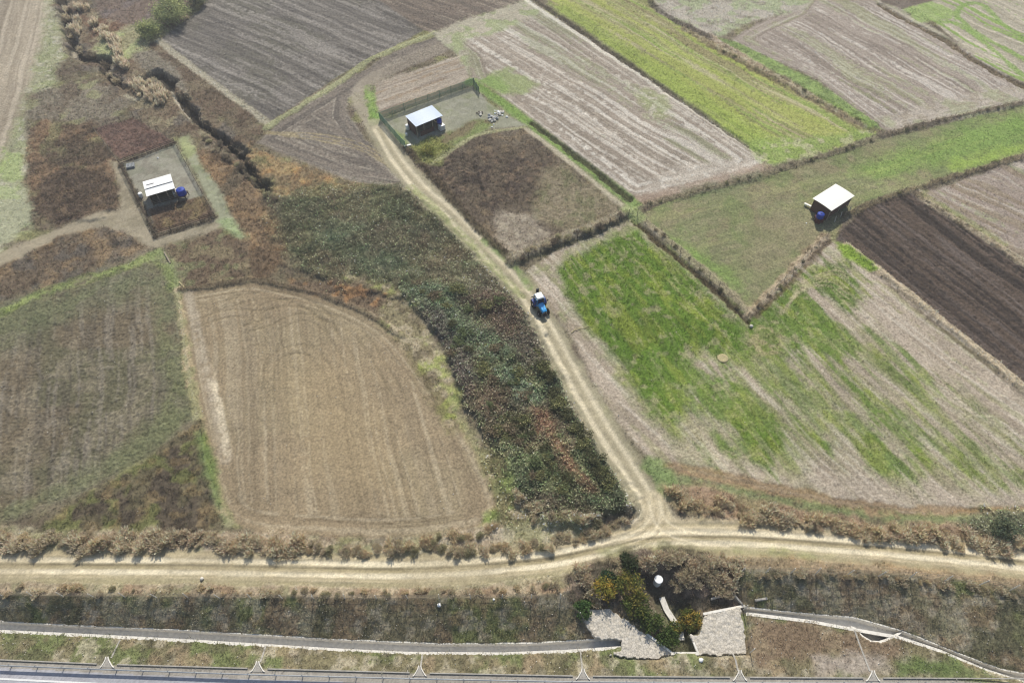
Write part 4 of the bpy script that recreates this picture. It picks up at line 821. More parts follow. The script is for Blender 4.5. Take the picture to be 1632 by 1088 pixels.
tag(leafy("shrub", "green and yellow shrub right of the cylinder", "shrub", 1075, 1002, .9, 1.2, [(86,104,56),(130,124,60)], 700, .12, limb=5), "small green shrub between the pale strip and the yellow tipped shrub", "shrub")

# ------------------------------------------------------------------ fences
def fence(label, pts, h, spacing, post=.06, name="wire_fence", cat="fence", wires=3, pmat=None, wmat=None, wr=.012, net=None, rails=None, ground=True, group=None):
    p = [G(*q) for q in pts]; base = p[0]; root = thing(name, label, cat, base, 0, group)
    me = MB().cyl((0, 0, -.3), (0, 0, h+.08), post, post*.85, 7).mesh("post", pmat or M_WOOD); wm = MB(); nm = MB(); first = True; prev = None
    for a, b in zip(p[:-1], p[1:]):
        L = (b-a).length; n = max(1, round(L/spacing)); d = (b-a)/n
        for k in range(n+1):
            q = a+d*k; q = Vector((q.x, q.y, float(hz(q.x, q.y))))
            if k > 0 or first:
                o = linkobj("post", me, root, q-base); o.rotation_euler = (random.uniform(-.06, .06), random.uniform(-.06, .06), 0)
            if k > 0:
                e = (q-prev); yaw = math.atan2(e.y, e.x); mid = (q+prev)/2-base; ln = e.length; pit = -math.atan2(e.z, math.hypot(e.x, e.y))
                for w_ in range(wires):
                    wm.box(mid+Vector((0, 0, h*(w_+1)/wires-.05)), (ln, wr*2, wr*2), yaw, 0, pit)
                if rails:
                    for zr in rails: wm.box(mid+Vector((0, 0, zr)), (ln, .04, .09), yaw, 0, pit)
                if net:
                    m = int(ln/net)
                    for t in range(m):
                        c_ = prev+(q-prev)*((t+.5)/m)-base; wm2 = nm.box(c_+Vector((0, 0, h*.5)), (net*.6, .008, h*.94), yaw)
            prev = q; first = False
    if wm.v: wm.build("wire" if not rails else "rail", wmat or M_RUSTY, root)
    if nm.v: nm.build("netting", M_GREENN, root)
    return root
fence("green netting fence along the back of the upper yard", [(606,191),(755,136)], 1.7, 2.6, .06, "net_fence", net=.11, pmat=M_GREENN, wmat=M_GREENN, wires=2, wr=.02)
fence("dark green netting fence on the track side of the upper yard", [(606,191),(647,237)], 1.7, 2.4, .06, "net_fence", net=.1, pmat=M_GREENN, wmat=M_GREENN, wires=2, wr=.02)
fence("short netting fence at the far right corner of the upper yard", [(755,136),(764,150)], 1.6, 2.0, .07, "net_fence", net=.1, pmat=M_DKWOOD, wires=2, wr=.02)
fence("timber fence round the left gravel yard", [(192,263),(279,229),(343,346),(249,376),(192,263)], 1.1, 2.4, .06, "timber_fence", pmat=M_DKWOOD, wmat=M_DKWOOD, wires=0, rails=(.35,.75,1.05))
fence("wire fence round the burgundy plot above the left yard", [(192,263),(150,207),(213,187),(279,229)], 1.1, 3.0, .05, pmat=M_DKWOOD)
fence("thin wire fence along the crest of the cutting slope, lower left", [(-90,949),(150,951),(400,953),(650,954),(800,953),(893,953)], 1.5, 3.6, .05, pmat=M_CONC, wires=4, wr=.012)
fence("wire fence running down beside the left stone apron", [(893,953),(924,982),(946,1021)], 1.4, 2.4, .045, pmat=M_CONC, wires=4)
fence("wire fence with the tall concrete corner post on the right crest", [(1195,1040),(1184,972),(1180,912),(1300,914),(1450,920),(1560,932),(1660,948)], 1.9, 3.4, .06, pmat=M_CONC, wires=4)
fence("fence along the hedge between the pasture and the pale stubble fields", [(1016,340),(1032,328),(1100,308),(1216,278),(1320,246),(1405,216),(1520,188),(1660,158)], 1.1, 2.6, .045, pmat=M_WOOD)
fence("fence between the green crop and the pasture corner", [(1016,344),(1084,402),(1146,456),(1192,504)], 1.1, 2.2, .045, pmat=M_WOOD)
fence("fence on the weedy bank from the pasture corner to the right shed", [(1192,504),(1250,446),(1318,378)], 1.0, 2.6, .05, pmat=M_WOOD)
fence("fence on the lower edge of the green pasture, right of the shed", [(1345,346),(1385,326),(1440,306),(1500,288),(1660,243)], 1.1, 2.6, .045, pmat=M_WOOD)
fence("fence in the hedge below the weedy fallow plot", [(824,418),(880,394),(940,372),(1002,343)], 1.2, 2.2, .06, pmat=M_DKWOOD)

# ------------------------------------------------------------------ sheds
def shed(label, roofpx, zr, name, roofmat, slope, back=True):
    c = [U(a, b, zr) for a, b in roofpx]     # left-back, right-back, right-front, left-front
    ctr = sum(c)/4; a = ((c[1]-c[0])+(c[2]-c[3]))/2; b = ((c[0]-c[3])+(c[1]-c[2]))/2
    L, Wd = np.linalg.norm(a), np.linalg.norm(b); rz = math.atan2(a[1], a[0])
    g = Vector((ctr[0], ctr[1], float(hz(ctr[0], ctr[1])))); r = thing(name, label, "shed", g, rz)
    return r, L, Wd
def sheet(L, Wd, z, slope, pitch=.18, amp=.018, th=.03):
    n = int(L/pitch*4); xs_ = np.linspace(-L/2, L/2, n+1); m = MB(); v = []; f = []
    for x in xs_:
        zz = amp*math.sin(2*math.pi*x/pitch)
        for y in (-Wd/2, Wd/2):
            for t in (0, -th): v.append((x, y, z+slope*y+zz+t))
    for k in range(n):
        o = 4*k; f += [(o, o+4, o+6, o+2), (o+1, o+3, o+7, o+5), (o, o+1, o+5, o+4), (o+2, o+6, o+7, o+3)]
    f += [(0, 2, 3, 1), (4*n, 4*n+1, 4*n+3, 4*n+2)]
    return m.add(v, f)
def posts(root, pts, h, w_=.12, mat=None):
    for x, y, hh in pts: MB().box((x, y, hh/2-.1), (w_, w_, hh+.2)).build("post", mat or M_WOOD, root)

# left shed: two roof sheets, open dark front with pen rails
r, L, Wd = shed("white roofed shed with a stepped two part roof in the left gravel yard", [(227.6,290.4),(273,276.9),(277.8,301),(233.4,313.5)], 2.4, "shed", M_WHITE, 0)
sheet(L, Wd*.5, 2.42, -.05).build("roof", M_WHITE, r, loc=(0, -Wd*.25, 0)); sheet(L, Wd*.54, 2.47, -.05).build("roof", M_WHITE, r, loc=(0, Wd*.25, 0))
MB().box((-L*.28, Wd*.2, 2.505), (1.3, .16, .03)).build("roof_vent", M_TDARK, r)
MB().box((0, Wd/2-.35, 1.2), (L-.5, .08, 2.3)).build("back_wall", M_BROWN, r)
for s in (-1, 1): MB().box((s*(L/2-.3), .1, 1.15), (.08, Wd-1.0, 2.2)).build("side_wall", M_BROWN, r)
posts(r, [(x, -Wd/2+.3, 2.34) for x in (-L/2+.3, -L*.17, L*.17, L/2-.3)], 2.3)
MB().box((0, -Wd/2+.3, 2.28), (L-.4, .1, .14)).build("beam", M_DKWOOD, r)
m = MB(); [m.box((0, -Wd/2+.22, z), (L-.6, .05, .09)) for z in (.35, .7, 1.0)]; m.build("pen_rail", M_DKWOOD, r)
sh1 = r; L1, W1 = L, Wd
# netted yard shed
r, L, Wd = shed("pale blue roofed shed in the green netted yard", [(646.4,184.5),(688.7,168.8),(705.2,183.5),(662,202.8)], 2.7, "shed", M_BLUEWHITE, 0)
sheet(L, Wd, 2.72, .03).build("roof", M_BLUEWHITE, r)
MB().box((0, Wd/2-.3, 1.3), (L-.4, .08, 2.55)).build("back_wall", M_BROWN, r)
MB().box((-L/2+.3, .3, 1.3), (.08, Wd-1.4, 2.5)).build("side_wall", M_BROWN, r); MB().box((L/2-.3, .3, 1.3), (.08, Wd-1.4, 2.5)).build("side_wall", M_BROWN, r)
posts(r, [(x, -Wd/2+.25, 2.6) for x in (-L/2+.25, -L*.2, L*.12, L/2-.3)], 2.5, .13)
MB().box((0, -Wd/2+.25, 2.56), (L-.3, .1, .14)).build("beam", M_DKWOOD, r)
MB().box((-L*.1, -Wd/2+.1, .55), (L*.5, .06, 1.0)).build("half_wall", M_BROWN, r)
sh2 = r; L2, W2 = L, Wd
# right shed, brown board walls
r, L, Wd = shed("cream roofed shed with brown board walls at the edge of the dark field", [(1294.5,317),(1330.7,293.7),(1363,312),(1325.6,336)], 2.5, "shed", M_CREAM, 0)
n = 12; m = MB(); v = []; f = []
for k in range(n+1):
    x = -L/2+L*k/n
    for y in np.linspace(-Wd/2, Wd/2, 9):
        for t in (0, -.05): v.append((x, y, 2.66-.10*(2*y/Wd)**2+t))
def q_(k, j, t): return (k*9+j)*2+t
for k in range(n):
    for j in range(8): f += [(q_(k,j,0), q_(k+1,j,0), q_(k+1,j+1,0), q_(k,j+1,0)), (q_(k,j,1), q_(k,j+1,1), q_(k+1,j+1,1), q_(k+1,j,1))]
for k in range(n): f += [(q_(k,0,0), q_(k,0,1), q_(k+1,0,1), q_(k+1,0,0)), (q_(k,8,0), q_(k+1,8,0), q_(k+1,8,1), q_(k,8,1))]
for j in range(8): f += [(q_(0,j,0), q_(0,j+1,0), q_(0,j+1,1), q_(0,j,1)), (q_(n,j,0), q_(n,j,1), q_(n,j+1,1), q_(n,j+1,0))]
m.add(v, f).build("roof", M_CREAM, r)
MB().box((0, -Wd/2+.3, 1.5), (L-.5, .08, 1.95)).build("front_wall", M_BROWN, r); MB().box((0, Wd/2-.3, 1.25), (L-.5, .08, 2.45)).build("back_wall", M_BROWN, r)
for s in (-1, 1): MB().box((s*(L/2-.3), 0, 1.25), (.08, Wd-.75, 2.5)).build("side_wall", M_BROWN, r)
posts(r, [(x, -Wd/2+.22, 2.5) for x in (-L/2+.3, 0, L/2-.3)], 2.4)
for k, (x, y) in enumerate(((-L*.32, -Wd/2-.9), (-L*.05, -Wd/2-.8), (L*.32, -Wd/2-.9))):
    MB().cyl((x, y, -.1), (x+.2, y+.25, 1.1), .06, .05, 7).build("prop_post", M_STONE, r)
sh3 = r; L3, W3 = L, Wd

# ------------------------------------------------------------------ tanks and yard clutter
def tank(label, px, py, stand, mat, rad=.62, h=1.2, standmat=None, name="water_tank", rz=0):
    g = G(px, py); r = thing(name, label, "water tank", g, rz); m = MB(); n = 18; prof = []
    for k in range(9):
        t = k/8; prof.append((rad*(1.0 if k % 2 == 0 else .965), stand+t*h))
    prof = [(rad*.93, stand-.0)]+prof+[(rad*.8, stand+h+.1), (rad*.3, stand+h+.16)]
    rings = [[(q*math.cos(6.283*k/n), q*math.sin(6.283*k/n), z) for k in range(n)] for q, z in prof]
    m.loft(rings).build("body", mat, r, True); MB().cyl((0, 0, stand+h+.14), (0, 0, stand+h+.22), rad*.28, rad*.26, 12).build("lid", M_NAVY if mat is not M_WHITE else M_GREY, r)
    if stand > .2:
        MB().box((0, 0, stand-.06), (rad*2.1, rad*2.1, .1)).build("platform", standmat or M_DKWOOD, r)
        for sx in (-1, 1):
            for sy in (-1, 1): MB().box((sx*rad*.9, sy*rad*.9, (stand-.1)/2-.05), (.1, .1, stand)).build("leg", standmat or M_DKWOOD, r)
        m = MB(); m.box((0, -rad*.9, stand*.5), (rad*1.8, .05, .08)); m.box((0, rad*.9, stand*.5), (rad*1.8, .05, .08)); m.build("brace", standmat or M_DKWOOD, r)
    return r
tank("bright blue water tank on a dark stand beside the left shed", 293.5, 315, .9, M_BLUE, .78, .95)
tank("deep blue water tank above a dark red box beside the right shed", 1303, 353, 1.0, M_BLUE, .62, .75, M_RED)
g = G(1304, 352); MB()
r = thing("storage_box", "dark red metal box under the blue tank by the right shed", "box", g+Vector((-.1, -.25, 0)), sh3.rotation_euler.z)
MB().box((0, 0, .4), (1.0, 1.0, .72)).build("body", M_RED, r); MB().box((0, 0, .79), (1.06, 1.06, .05)).build("lid", M_RED, r)
def ibc(label, px, py, rz, tarp=False):
    g = G(px, py); r = thing("tote_tank", label, "water tank", g, rz)
    MB().box((0, 0, .08), (1.2, 1.05, .14)).build("pallet", M_WOOD, r); MB().box((0, 0, .67), (1.1, .95, 1.0), taper=.97).build("bottle", M_WHITE, r)
    m = MB()
    for z in (.2, .45, .7, .95, 1.2):
        for s in (-1, 1): m.box((0, s*.52, z), (1.16, .025, .025)); m.box((s*.58, 0, z), (.025, 1.02, .025))
    for x in np.linspace(-.55, .55, 6):
        for s in (-1, 1): m.box((x, s*.535, .7), (.025, .025, 1.05))
    m.build("cage", M_STEEL, r); MB().cyl((0, 0, 1.17), (0, 0, 1.24), .12, .12, 10).build("cap", M_TDARK, r); return r
ibc("white caged tote tank at the right front corner of the netted yard shed", 704, 207, sh2.rotation_euler.z)
tank("deep blue barrel raised behind the white tote at the netted yard shed", 701, 204.5, 1.35, M_BLUE, .5, .75)
ibc("white caged tote tank between the left shed and its blue tank", 283, 311.5, sh1.rotation_euler.z)
def barrel(label, px, py, mat, r0=.3, h=.85, name="barrel"):
    g = G(px, py); r = thing(name, label, "barrel", g)
    n = 14; rings = [[(q*math.cos(6.283*k/n), q*math.sin(6.283*k/n), z) for k in range(n)] for q, z in ((r0*.95, 0), (r0, .04), (r0*.97, h*.3), (r0*1.03, h*.34), (r0*.97, h*.38), (r0*.97, h*.64), (r0*1.03, h*.68), (r0*.97, h*.72), (r0, h*.97), (r0*.92, h))]
    MB().loft(rings).build("drum", mat, r, True); MB().cyl((r0*.5, 0, h), (r0*.5, 0, h+.04), .05, .05, 8).build("bung", M_TDARK, r)
barrel("white barrel at the left front corner of the left shed", 226, 314, M_WHITE, .36, .9)
barrel("white barrel at the left end of the netted yard shed", 650, 206, M_WHITE, .4, 1.0)
barrel("second white barrel in front of the left end of the netted yard shed", 648, 216, M_WHITE, .22, .5)
def plank(label, p, q, w_, h_, mat, name="plank", cat="plank", lift=.1):
    a, b = G(*p), G(*q); mid = (a+b)/2; r = linkobj(name, None)
    bpy.data.objects.remove(r); L = (b-a).length
    o = MB().box((0, 0, lift), (L, w_, h_)).box((L*.3, 0, lift*.45), (.12, w_*.9, lift*.9)).box((-L*.3, 0, lift*.45), (.12, w_*.9, lift*.9)).build(name, mat, None, loc=mid, rz=math.atan2(b.y-a.y, b.x-a.x))
    return tag(o, label, cat)
plank("pale trough board lying left of the right shed", (1281,326), (1297,334), .35, .15, M_CREAM, "trough", "trough", .35)
plank("white slab lying at the gate end of the dark green netting", (644,234), (655,232), .35, .2, M_WHITE, "slab", "slab", .14)
plank("long pale plank crossing the weeds below the left yard", (262,402), (272,420), .2, .08, M_WOOD, lift=.16)
plank("pale plank at the top corner of the tan field", (286,450), (294,458), .2, .08, M_STRAW, lift=.12)
def crate_stack(label, px, py, rz):
    g = G(px, py); r = thing("pallet_stack", label, "pallets", g, rz)
    for k in range(3):
        m = MB(); z = .02+.16*k
        for y in (-.5, 0, .5): m.box((0, y, z+.05), (1.4, .1, .09))
        for x in np.linspace(-.62, .62, 6): m.box((x, 0, z+.12), (.13, 1.15, .03))
        m.build("pallet", M_GREY, r)
    return r
crate_stack("grey pallet stack in the top left corner of the left yard", 209, 266, .35)
def rubble(label, px, py, n, spread, mats, rmin, rmax, name="rubble_heap"):
    g = G(px, py); r = thing(name, label, "rubble", g)
    for mi, mt in enumerate(mats):
        m = MB()
        for k in range(n):
            a = random.random()*6.283; d = abs(random.gauss(0, spread)); m.rock((math.cos(a)*d, math.sin(a)*d, max(.05, .3-.2*d)), random.uniform(rmin, rmax))
        m.build("stones", mt, r)
    return r
rubble("white rubble heap at the right end of the netted yard", 795, 181, 14, .7, [M_WHITE, M_STONE], .15, .35)
rubble("flat heap of pale slabs left of the white rubble heap", 787, 190, 10, .7, [M_STONE, M_GREY], .2, .4)
rubble("brown and white junk pile alone in the middle of the netted yard", 765, 182, 8, .45, [M_STONE, M_DKWOOD], .18, .35)
for px, py, s, lb in ((808,187,.28,"white stone right of the rubble heap in the netted yard"), (784,203,.2,"small white stone nearest the path edge in the netted yard"), (787,199,.18,"smallest white stone above another one in the netted yard"),
                  (700,964,.27,"white boulder high on the cutting slope"), (1117,1052,.3,"white stone on the verge below the right stone apron"), (1285,356,.14,"small white stone near the dark red box"),
                  (252,252,.2,"white lump in the middle of the left gravel yard"), (322,922,.26,"pale boulder at the lower side of the dirt road"), (748,592,.16,"white stone in the thicket edge left of the track"),
                  (1197,520,.35,"pale stone at the tip of the pasture corner"), (787,955,.16,"small white rock on the crest left of the fence end")):
    o = MB().rock((0, 0, s*.35), s).build("stone", M_WHITE if "white" in lb else M_STONE, None, True, loc=G(px, py)); tag(o, lb, "stone")
# hay remains: a flattened ring of straw in the crop
g = G(1152, 571); m = MB(); n = 22; rings = []
for q, z in ((.85, 0), (.78, .1), (.6, .14), (.4, .1), (.12, .07)):
    rings.append([(q*random.uniform(.92, 1.08)*math.cos(6.283*k/n), q*random.uniform(.92, 1.08)*math.sin(6.283*k/n), z*random.uniform(.85, 1.15)) for k in range(n)])
tag(m.loft(rings).build("straw_heap", M_STRAW, None, True, loc=g), "round pale straw heap in the green crop", "straw")
# fallen branch beside the track
g = G(925, 524); m = MB(); pts = [(-1.6,-.45,.05), (-1.0,-.1,.12), (-.3,.05,.14), (.5,-.05,.1), (1.5,.2,.06)]
for k in range(4): m.cyl(pts[k], pts[k+1], .07-.01*k, .06-.01*k, 7)
m.cyl(pts[1], (-.5,.5,.2), .045, .02, 6); m.cyl(pts[2], (.4,.45,.18), .04, .02, 6); m.cyl(pts[3], (1.2,-.3,.12), .03, .015, 6)
tag(m.build("branch", M_STRAW, None, loc=g, rz=.25), "pale fallen branch lying between the track and the green crop", "branch")

# white stones and scraps scattered over the slope, the verge and the bare fields
D_ = np.where(np.isin(R, (r_slope, r_verge)), .55, np.where(np.isin(R, (r_stub, r_left, r_tan, r_crop, 0)), .05, 0))
ii, jj, x_, y_, z_ = sample(D_); k_ = len(x_); m = MB(); print("stones", k_)
oc = np.array([(1,0,0),(-1,0,0),(0,1,0),(0,-1,0),(0,0,1),(0,0,-1)], float); fo = np.array([(0,2,4),(2,1,4),(1,3,4),(3,0,4),(2,0,5),(1,2,5),(3,1,5),(0,3,5)])
v = oc[None]*rng.uniform(.35, 1.0, (k_, 6, 1))*rng.uniform(.05, .13, (k_, 1, 1)) + np.stack([x_, y_, z_+.07], 1)[:, None]
f = fo[None]+np.arange(k_)[:, None, None]*6
tag(linkobj("scattered_stones", npmesh("scattered_stones", v.reshape(-1, 3), f.reshape(-1, 3), M_STONE)), "small white stones and scraps strewn over the slope, verge and fields", "stones", kind="stuff")

# ------------------------------------------------------------------ tractor
A_, B_ = G(853, 486), G(873, 520); yaw = math.atan2(B_.y-A_.y, B_.x-A_.x)
ctr = G(861, 492); TR_ = thing("tractor", "blue tractor with a white cab roof driving down the farm track", "tractor", ctr, yaw)
def wheel(x, y, r, w_, rim):
    t = MB(); n = 28; prof = [(r*.58, -w_*.42), (r*.9, -w_/2), (r, -w_*.3), (r, w_*.3), (r*.9, w_/2), (r*.58, w_*.42)]
    rings = [[(q*math.cos(6.283*k/n), yy, q*math.sin(6.283*k/n)) for k in range(n)] for q, yy in prof]; t.loft(rings)
    for k in range(14):
        a = 6.283*k/14
        for s in (-1, 1): t.box((math.cos(a+.1*s)*r*1.0, s*w_*.22, math.sin(a+.1*s)*r*1.0), (.09, w_*.46, .09), 0, 0, -a)
    ty = t.build("wheel", M_BLACK, TR_, loc=(x, y, r+.02)); d = MB(); d.cyl((0, -w_*.3, 0), (0, w_*.3, 0), r*.56, r*.56, 20); d.cyl((0, -w_*.45, 0), (0, w_*.45, 0), r*.2, r*.2, 12)
    d.build("rim", rim, ty)
for s in (-1, 1): wheel(-.75, s*.86, .72, .44, M_TWHITE); wheel(1.25, s*.74, .47, .3, M_TWHITE)
b = MB(); b.box((.2, 0, .75), (2.6, .5, .45)); b.box((-.75, 0, .72), (.4, 1.4, .3)); b.box((1.25, 0, .5), (.18, 1.2, .16)); b.build("chassis", M_TDARK, TR_)
def sec(x, w_, z0, z1, r=.1): return [(x, -w_/2, z0), (x, -w_/2, z1-r), (x, -w_/2+r, z1), (x, w_/2-r, z1), (x, w_/2, z1-r), (x, w_/2, z0)]
MB().loft([sec(.1, .86, .9, 1.55), sec(.7, .84, .88, 1.52), sec(1.45, .78, .85, 1.42), sec(1.72, .7, .82, 1.28)]).build("hood", M_TBLUE, TR_)  # blue lightened to paint the sunlit gloss on the hood
gr_ = MB().loft([sec(1.72, .66, .6, 1.22, .08), sec(1.80, .62, .6, 1.16, .08)]).build("grille", M_TDARK, TR_)
for s in (-1, 1): MB().box((1.81, s*.2, 1.04), (.04, .16, .12)).build("headlight", M_LAMP, TR_)
MB().box((1.95, 0, .62), (.3, .55, .3)).build("front_weight", M_TDARK, TR_)
cbm = MB(); 
for x, y in ((.02,-.62), (.02,.62), (-1.25,-.66), (-1.25,.66), (-.55,-.7), (-.55,.7)): cbm.cyl((x, y, .95), (x*.9-.05, y*.93, 2.36), .045, .045, 6)
cbm.box((-.6, 0, .98), (1.35, 1.3, .12)).build("cab_frame", M_TBLUE, TR_)
MB().box((.0, 0, 1.7), (.02, 1.14, 1.2), 0, 0, -.03).build("windscreen", M_GLASS, TR_); MB().box((-1.2, 0, 1.75), (.02, 1.2, 1.1)).build("rear_window", M_GLASS, TR_)
for s in (-1, 1): MB().box((-.6, s*.64, 1.7), (1.15, .02, 1.15)).build("side_window", M_GLASS, TR_)
def rsec(z, dx, dy): return [(-.62+dx*sx*.6, dy*sy*.58, z) for sx, sy in ((-1,-.8), (-.8,-1), (.8,-1), (1,-.8), (1,.8), (.8,1), (-.8,1), (-1,.8))]
MB().loft([rsec(2.34, 1, 1), rsec(2.46, 1.04, 1.04), rsec(2.56, .96, .96), rsec(2.6, .75, .75)]).build("roof", M_TWHITE, TR_)
for s in (-1, 1):
    fm = MB(); n = 8; prev = None
    for k in range(n+1):
        a = math.radians(20+140*k/n); p0 = Vector((-.75+math.cos(a)*.8, s*.86, .74+math.sin(a)*.8))
        if prev is not None: e = p0-prev; fm.box((p0+prev)/2, (e.length*1.15, .46, .04), 0, 0, -math.atan2(e.z, e.x))
        prev = p0
    fm.build("fender", M_NAVY, TR_)
    mm_ = MB(); mm_.cyl((.0, s*.62, 2.0), (.2, s*1.02, 1.95), .02, .02, 6); mm_.box((.22, s*1.05, 1.85), (.05, .2, .34)); mm_.build("mirror", M_TDARK, TR_)
MB().cyl((.5, .34, 1.45), (.5, .34, 2.3), .045, .04, 8).build("exhaust", M_TDARK, TR_)
h_ = MB(); h_.box((-1.65, 0, .75), (.9, .1, .1)); h_.box((-1.65, .35, .6), (.9, .08, .08)); h_.box((-1.65, -.35, .6), (.9, .08, .08)); h_.box((-2.1, 0, .8), (.12, 1.3, .14)); h_.box((-2.3, .45, 1.3), (.2, .42, 1.7)); h_.build("hitch_frame", M_TDARK, TR_)

# ------------------------------------------------------------------ concrete drains, aprons, culvert, standpipe
def channel(label, x0, x1, name="drain_channel"):
    far = [(a, b) for a, b in zip(xs, PL[1][0]) if x0 <= a <= x1]; near = [(a, b) for a, b in zip(xs, PL[2][0]) if x0 <= a <= x1]
    far = far[::4]; near = near[::4]; base = Vector((far[0][0], far[0][1], ZT)); m = MB(); rings = []
    for (xa, ya), (xb, yb) in zip(far, near):
        xm = xa; prof = [(ya+.14, 0), (ya, 0), (ya-.02, 0), (ya-.1, -.85), (yb+.2, -.85), (yb+.06, .04), (yb-.32, .04), (yb-.32, -.12), (yb-.02, -.97), (ya+.02, -.97), (ya+.14, -.3)]
        rings.append([(xm-base.x, y-base.y, .04+z) for y, z in prof])
    o = m.loft(rings).build(name, M_CONC, None, loc=base); tag(o, label, "drain"); return o
channel("long concrete drain channel at the foot of the left cutting slope", -75, U(992, 1020, ZT)[0])
channel("curving concrete drain channel on the right, below the crest fence", U(1186, 970, ZT)[0], 68)
# catch basin on the right channel
q = [U(a_, b_, ZT) for a_, b_ in ((1364,1000),(1368,1006),(1376,1013),(1388,1020),(1402,1021),(1415,1016),(1425,1011),(1430,1008))]; base = Vector((q[3][0], q[3][1], ZT))
r = thing("catch_basin", "pale concrete catch basin bulging from the right drain channel", "drain", base); m = MB(); v = []; f = []; c_ = sum(q)/len(q)
for p_ in q:
    o = p_[:2]-c_[:2]; o = o/np.linalg.norm(o); x_, y_ = p_[0]-base.x, p_[1]-base.y
    v += [(x_-o[0]*.15, y_-o[1]*.15, -.9), (x_, y_, .05), (x_+o[0]*.6, y_+o[1]*.6, .06), (x_+o[0]*.6, y_+o[1]*.6, -.7)]
for k in range(len(q)-1): o = 4*k; f += [(o, o+1, o+5, o+4), (o+1, o+2, o+6, o+5), (o+2, o+3, o+7, o+6)]
m.add(v, f).build("wall", M_CONC, r); MB().add([(p_[0]-base.x, p_[1]-base.y, -.88) for p_ in q], [tuple(range(len(q)))]).build("floor", M_CONCD, r)
# stone pitched aprons
M_COB, n_, l_, b_ = newmat("stone_pitching")
tc = n_.new("ShaderNodeTexCoord"); vo = n_.new("ShaderNodeTexVoronoi"); vo.inputs["Scale"].default_value = 3.6; vo2 = n_.new("ShaderNodeTexVoronoi"); vo2.feature = 'DISTANCE_TO_EDGE'; vo2.inputs["Scale"].default_value = 3.6
l_.new(tc.outputs["Object"], vo.inputs["Vector"]); l_.new(tc.outputs["Object"], vo2.inputs["Vector"])
rp = n_.new("ShaderNodeMapRange"); rp.inputs[1].default_value = .02; rp.inputs[2].default_value = .09; rp.inputs[3].default_value = .6; rp.inputs[4].default_value = 1
l_.new(vo2.outputs["Distance"], rp.inputs[0])
hs = n_.new("ShaderNodeValToRGB"); hs.color_ramp.elements[0].color = (*lin((196,187,170)), 1); hs.color_ramp.elements[1].color = (*lin((218,210,196)), 1); l_.new(vo.outputs["Color"], hs.inputs[0])
mx = n_.new("ShaderNodeMix"); mx.data_type = 'RGBA'; mx.blend_type = 'MULTIPLY'; mx.inputs[0].default_value = 1; l_.new(hs.outputs[0], mx.inputs[6]); l_.new(rp.outputs[0], mx.inputs[7]); l_.new(mx.outputs[2], b_.inputs["Base Color"]); b_.inputs["Roughness"].default_value = .9
def apron(label, key):
    p, pk = APRONS[key]; x = np.arange(p[:, 0].min(), p[:, 0].max(), .08); y = np.arange(p[:, 1].min(), p[:, 1].max(), .08)
    xx, yy = np.meshgrid(x, y); inside = sdf(p, xx, yy)+(vn(xx/.4, yy/.4, 8)-.5)*.35 > 0
    zz = pk[0]*xx+pk[1]*yy+pk[2] + .08*vn(xx/.3, yy/.3, 5) + .05*vn(xx/.13, yy/.13, 6)
    base = np.array([p[:, 0].mean(), p[:, 1].mean(), float(zz[inside].mean())]); idq = np.arange(xx.size).reshape(xx.shape)
    fin = inside[:-1, :-1] & inside[1:, 1:] & inside[1:, :-1] & inside[:-1, 1:]
    q = np.stack([idq[:-1, :-1], idq[:-1, 1:], idq[1:, 1:], idq[1:, :-1]], -1)[fin]; top = np.stack([xx, yy, zz], -1).reshape(-1, 3)-base
    cnt = {}
    for fc in q:
        for u_, w_ in zip(fc, np.roll(fc, -1)): cnt[(u_, w_)] = 1
    edge = [(u_, w_) for (u_, w_) in cnt if (w_, u_) not in cnt]; nt_ = len(top); allv = np.vstack([top, top-np.array([0, 0, .7])])
    sk = np.array([(w_, u_, u_+nt_, w_+nt_) for u_, w_ in edge]); ff = np.vstack([q, sk]); uq, inv = np.unique(ff, return_inverse=True)
    o = linkobj("stone_apron", npmesh("stone_apron", allv[uq], inv.reshape(ff.shape), M_COB, None, False), None, base); return tag(o, label, "stone paving")
apron("pale stone pitched apron left of the culvert creek", "left")
apron("pale stone pitched apron right of the culvert creek", "right")
def slab(name, label, cat, pts, w_, h_, mat=M_CONC, up=.1):
    p = [G(*q) for q in pts]; b0 = p[0].copy(); m = MB()
    for a, b in zip(p[:-1], p[1:]):
        e = b-a; mid = (a+b)/2-b0; m.box(mid+Vector((0, 0, up)), (e.length+.02, w_, h_), math.atan2(e.y, e.x), 0, -math.atan2(e.z, math.hypot(e.x, e.y)))
    return tag(m.build(name, mat, None, loc=b0), label, cat)
slab("kerb_edge", "white concrete edge on the creek side of the left stone apron", "edging", [(1030,1011),(1050,1025),(1070,1041)], .22, .3, up=.25)
slab("kerb_edge", "white concrete edge along the top of the right stone apron", "edging", [(1120,979),(1150,973),(1186,966)], .28, .3, up=.2)
slab("kerb_edge", "white concrete edge on the creek side of the right stone apron", "edging", [(1100,1012),(1106,1028),(1112,1042)], .2, .3, up=.25)
slab("culvert_headwall", "concrete headwall at the mouth of the culvert under the highway", "headwall", [(1068,1042),(1112,1042)], .35, 1.4, up=-.3)
slab("concrete_strip", "narrow pale concrete strip running down the culvert creek", "concrete strip", [(1054,952),(1062,972),(1074,990),(1084,1008),(1086,1020)], .7, .3, M_CONC, up=.08)
slab("wing_wall", "concrete wing wall, its shaded face painted grey, half hidden under the right slope", "wall", [(1133,955),(1150,950),(1166,946),(1180,962)], .2, 1.3, M_CONCD, up=-.2)  # darker concrete paints the shade on the face turned from the sun
slab("wing_wall", "short grey concrete block right of the tall fence post", "wall", [(1203,957),(1222,954)], .25, 1.0, M_CONCD, up=-.15)
g = G(1047, 928); r = thing("standpipe", "white concrete standpipe in the culvert hollow", "pipe", g)
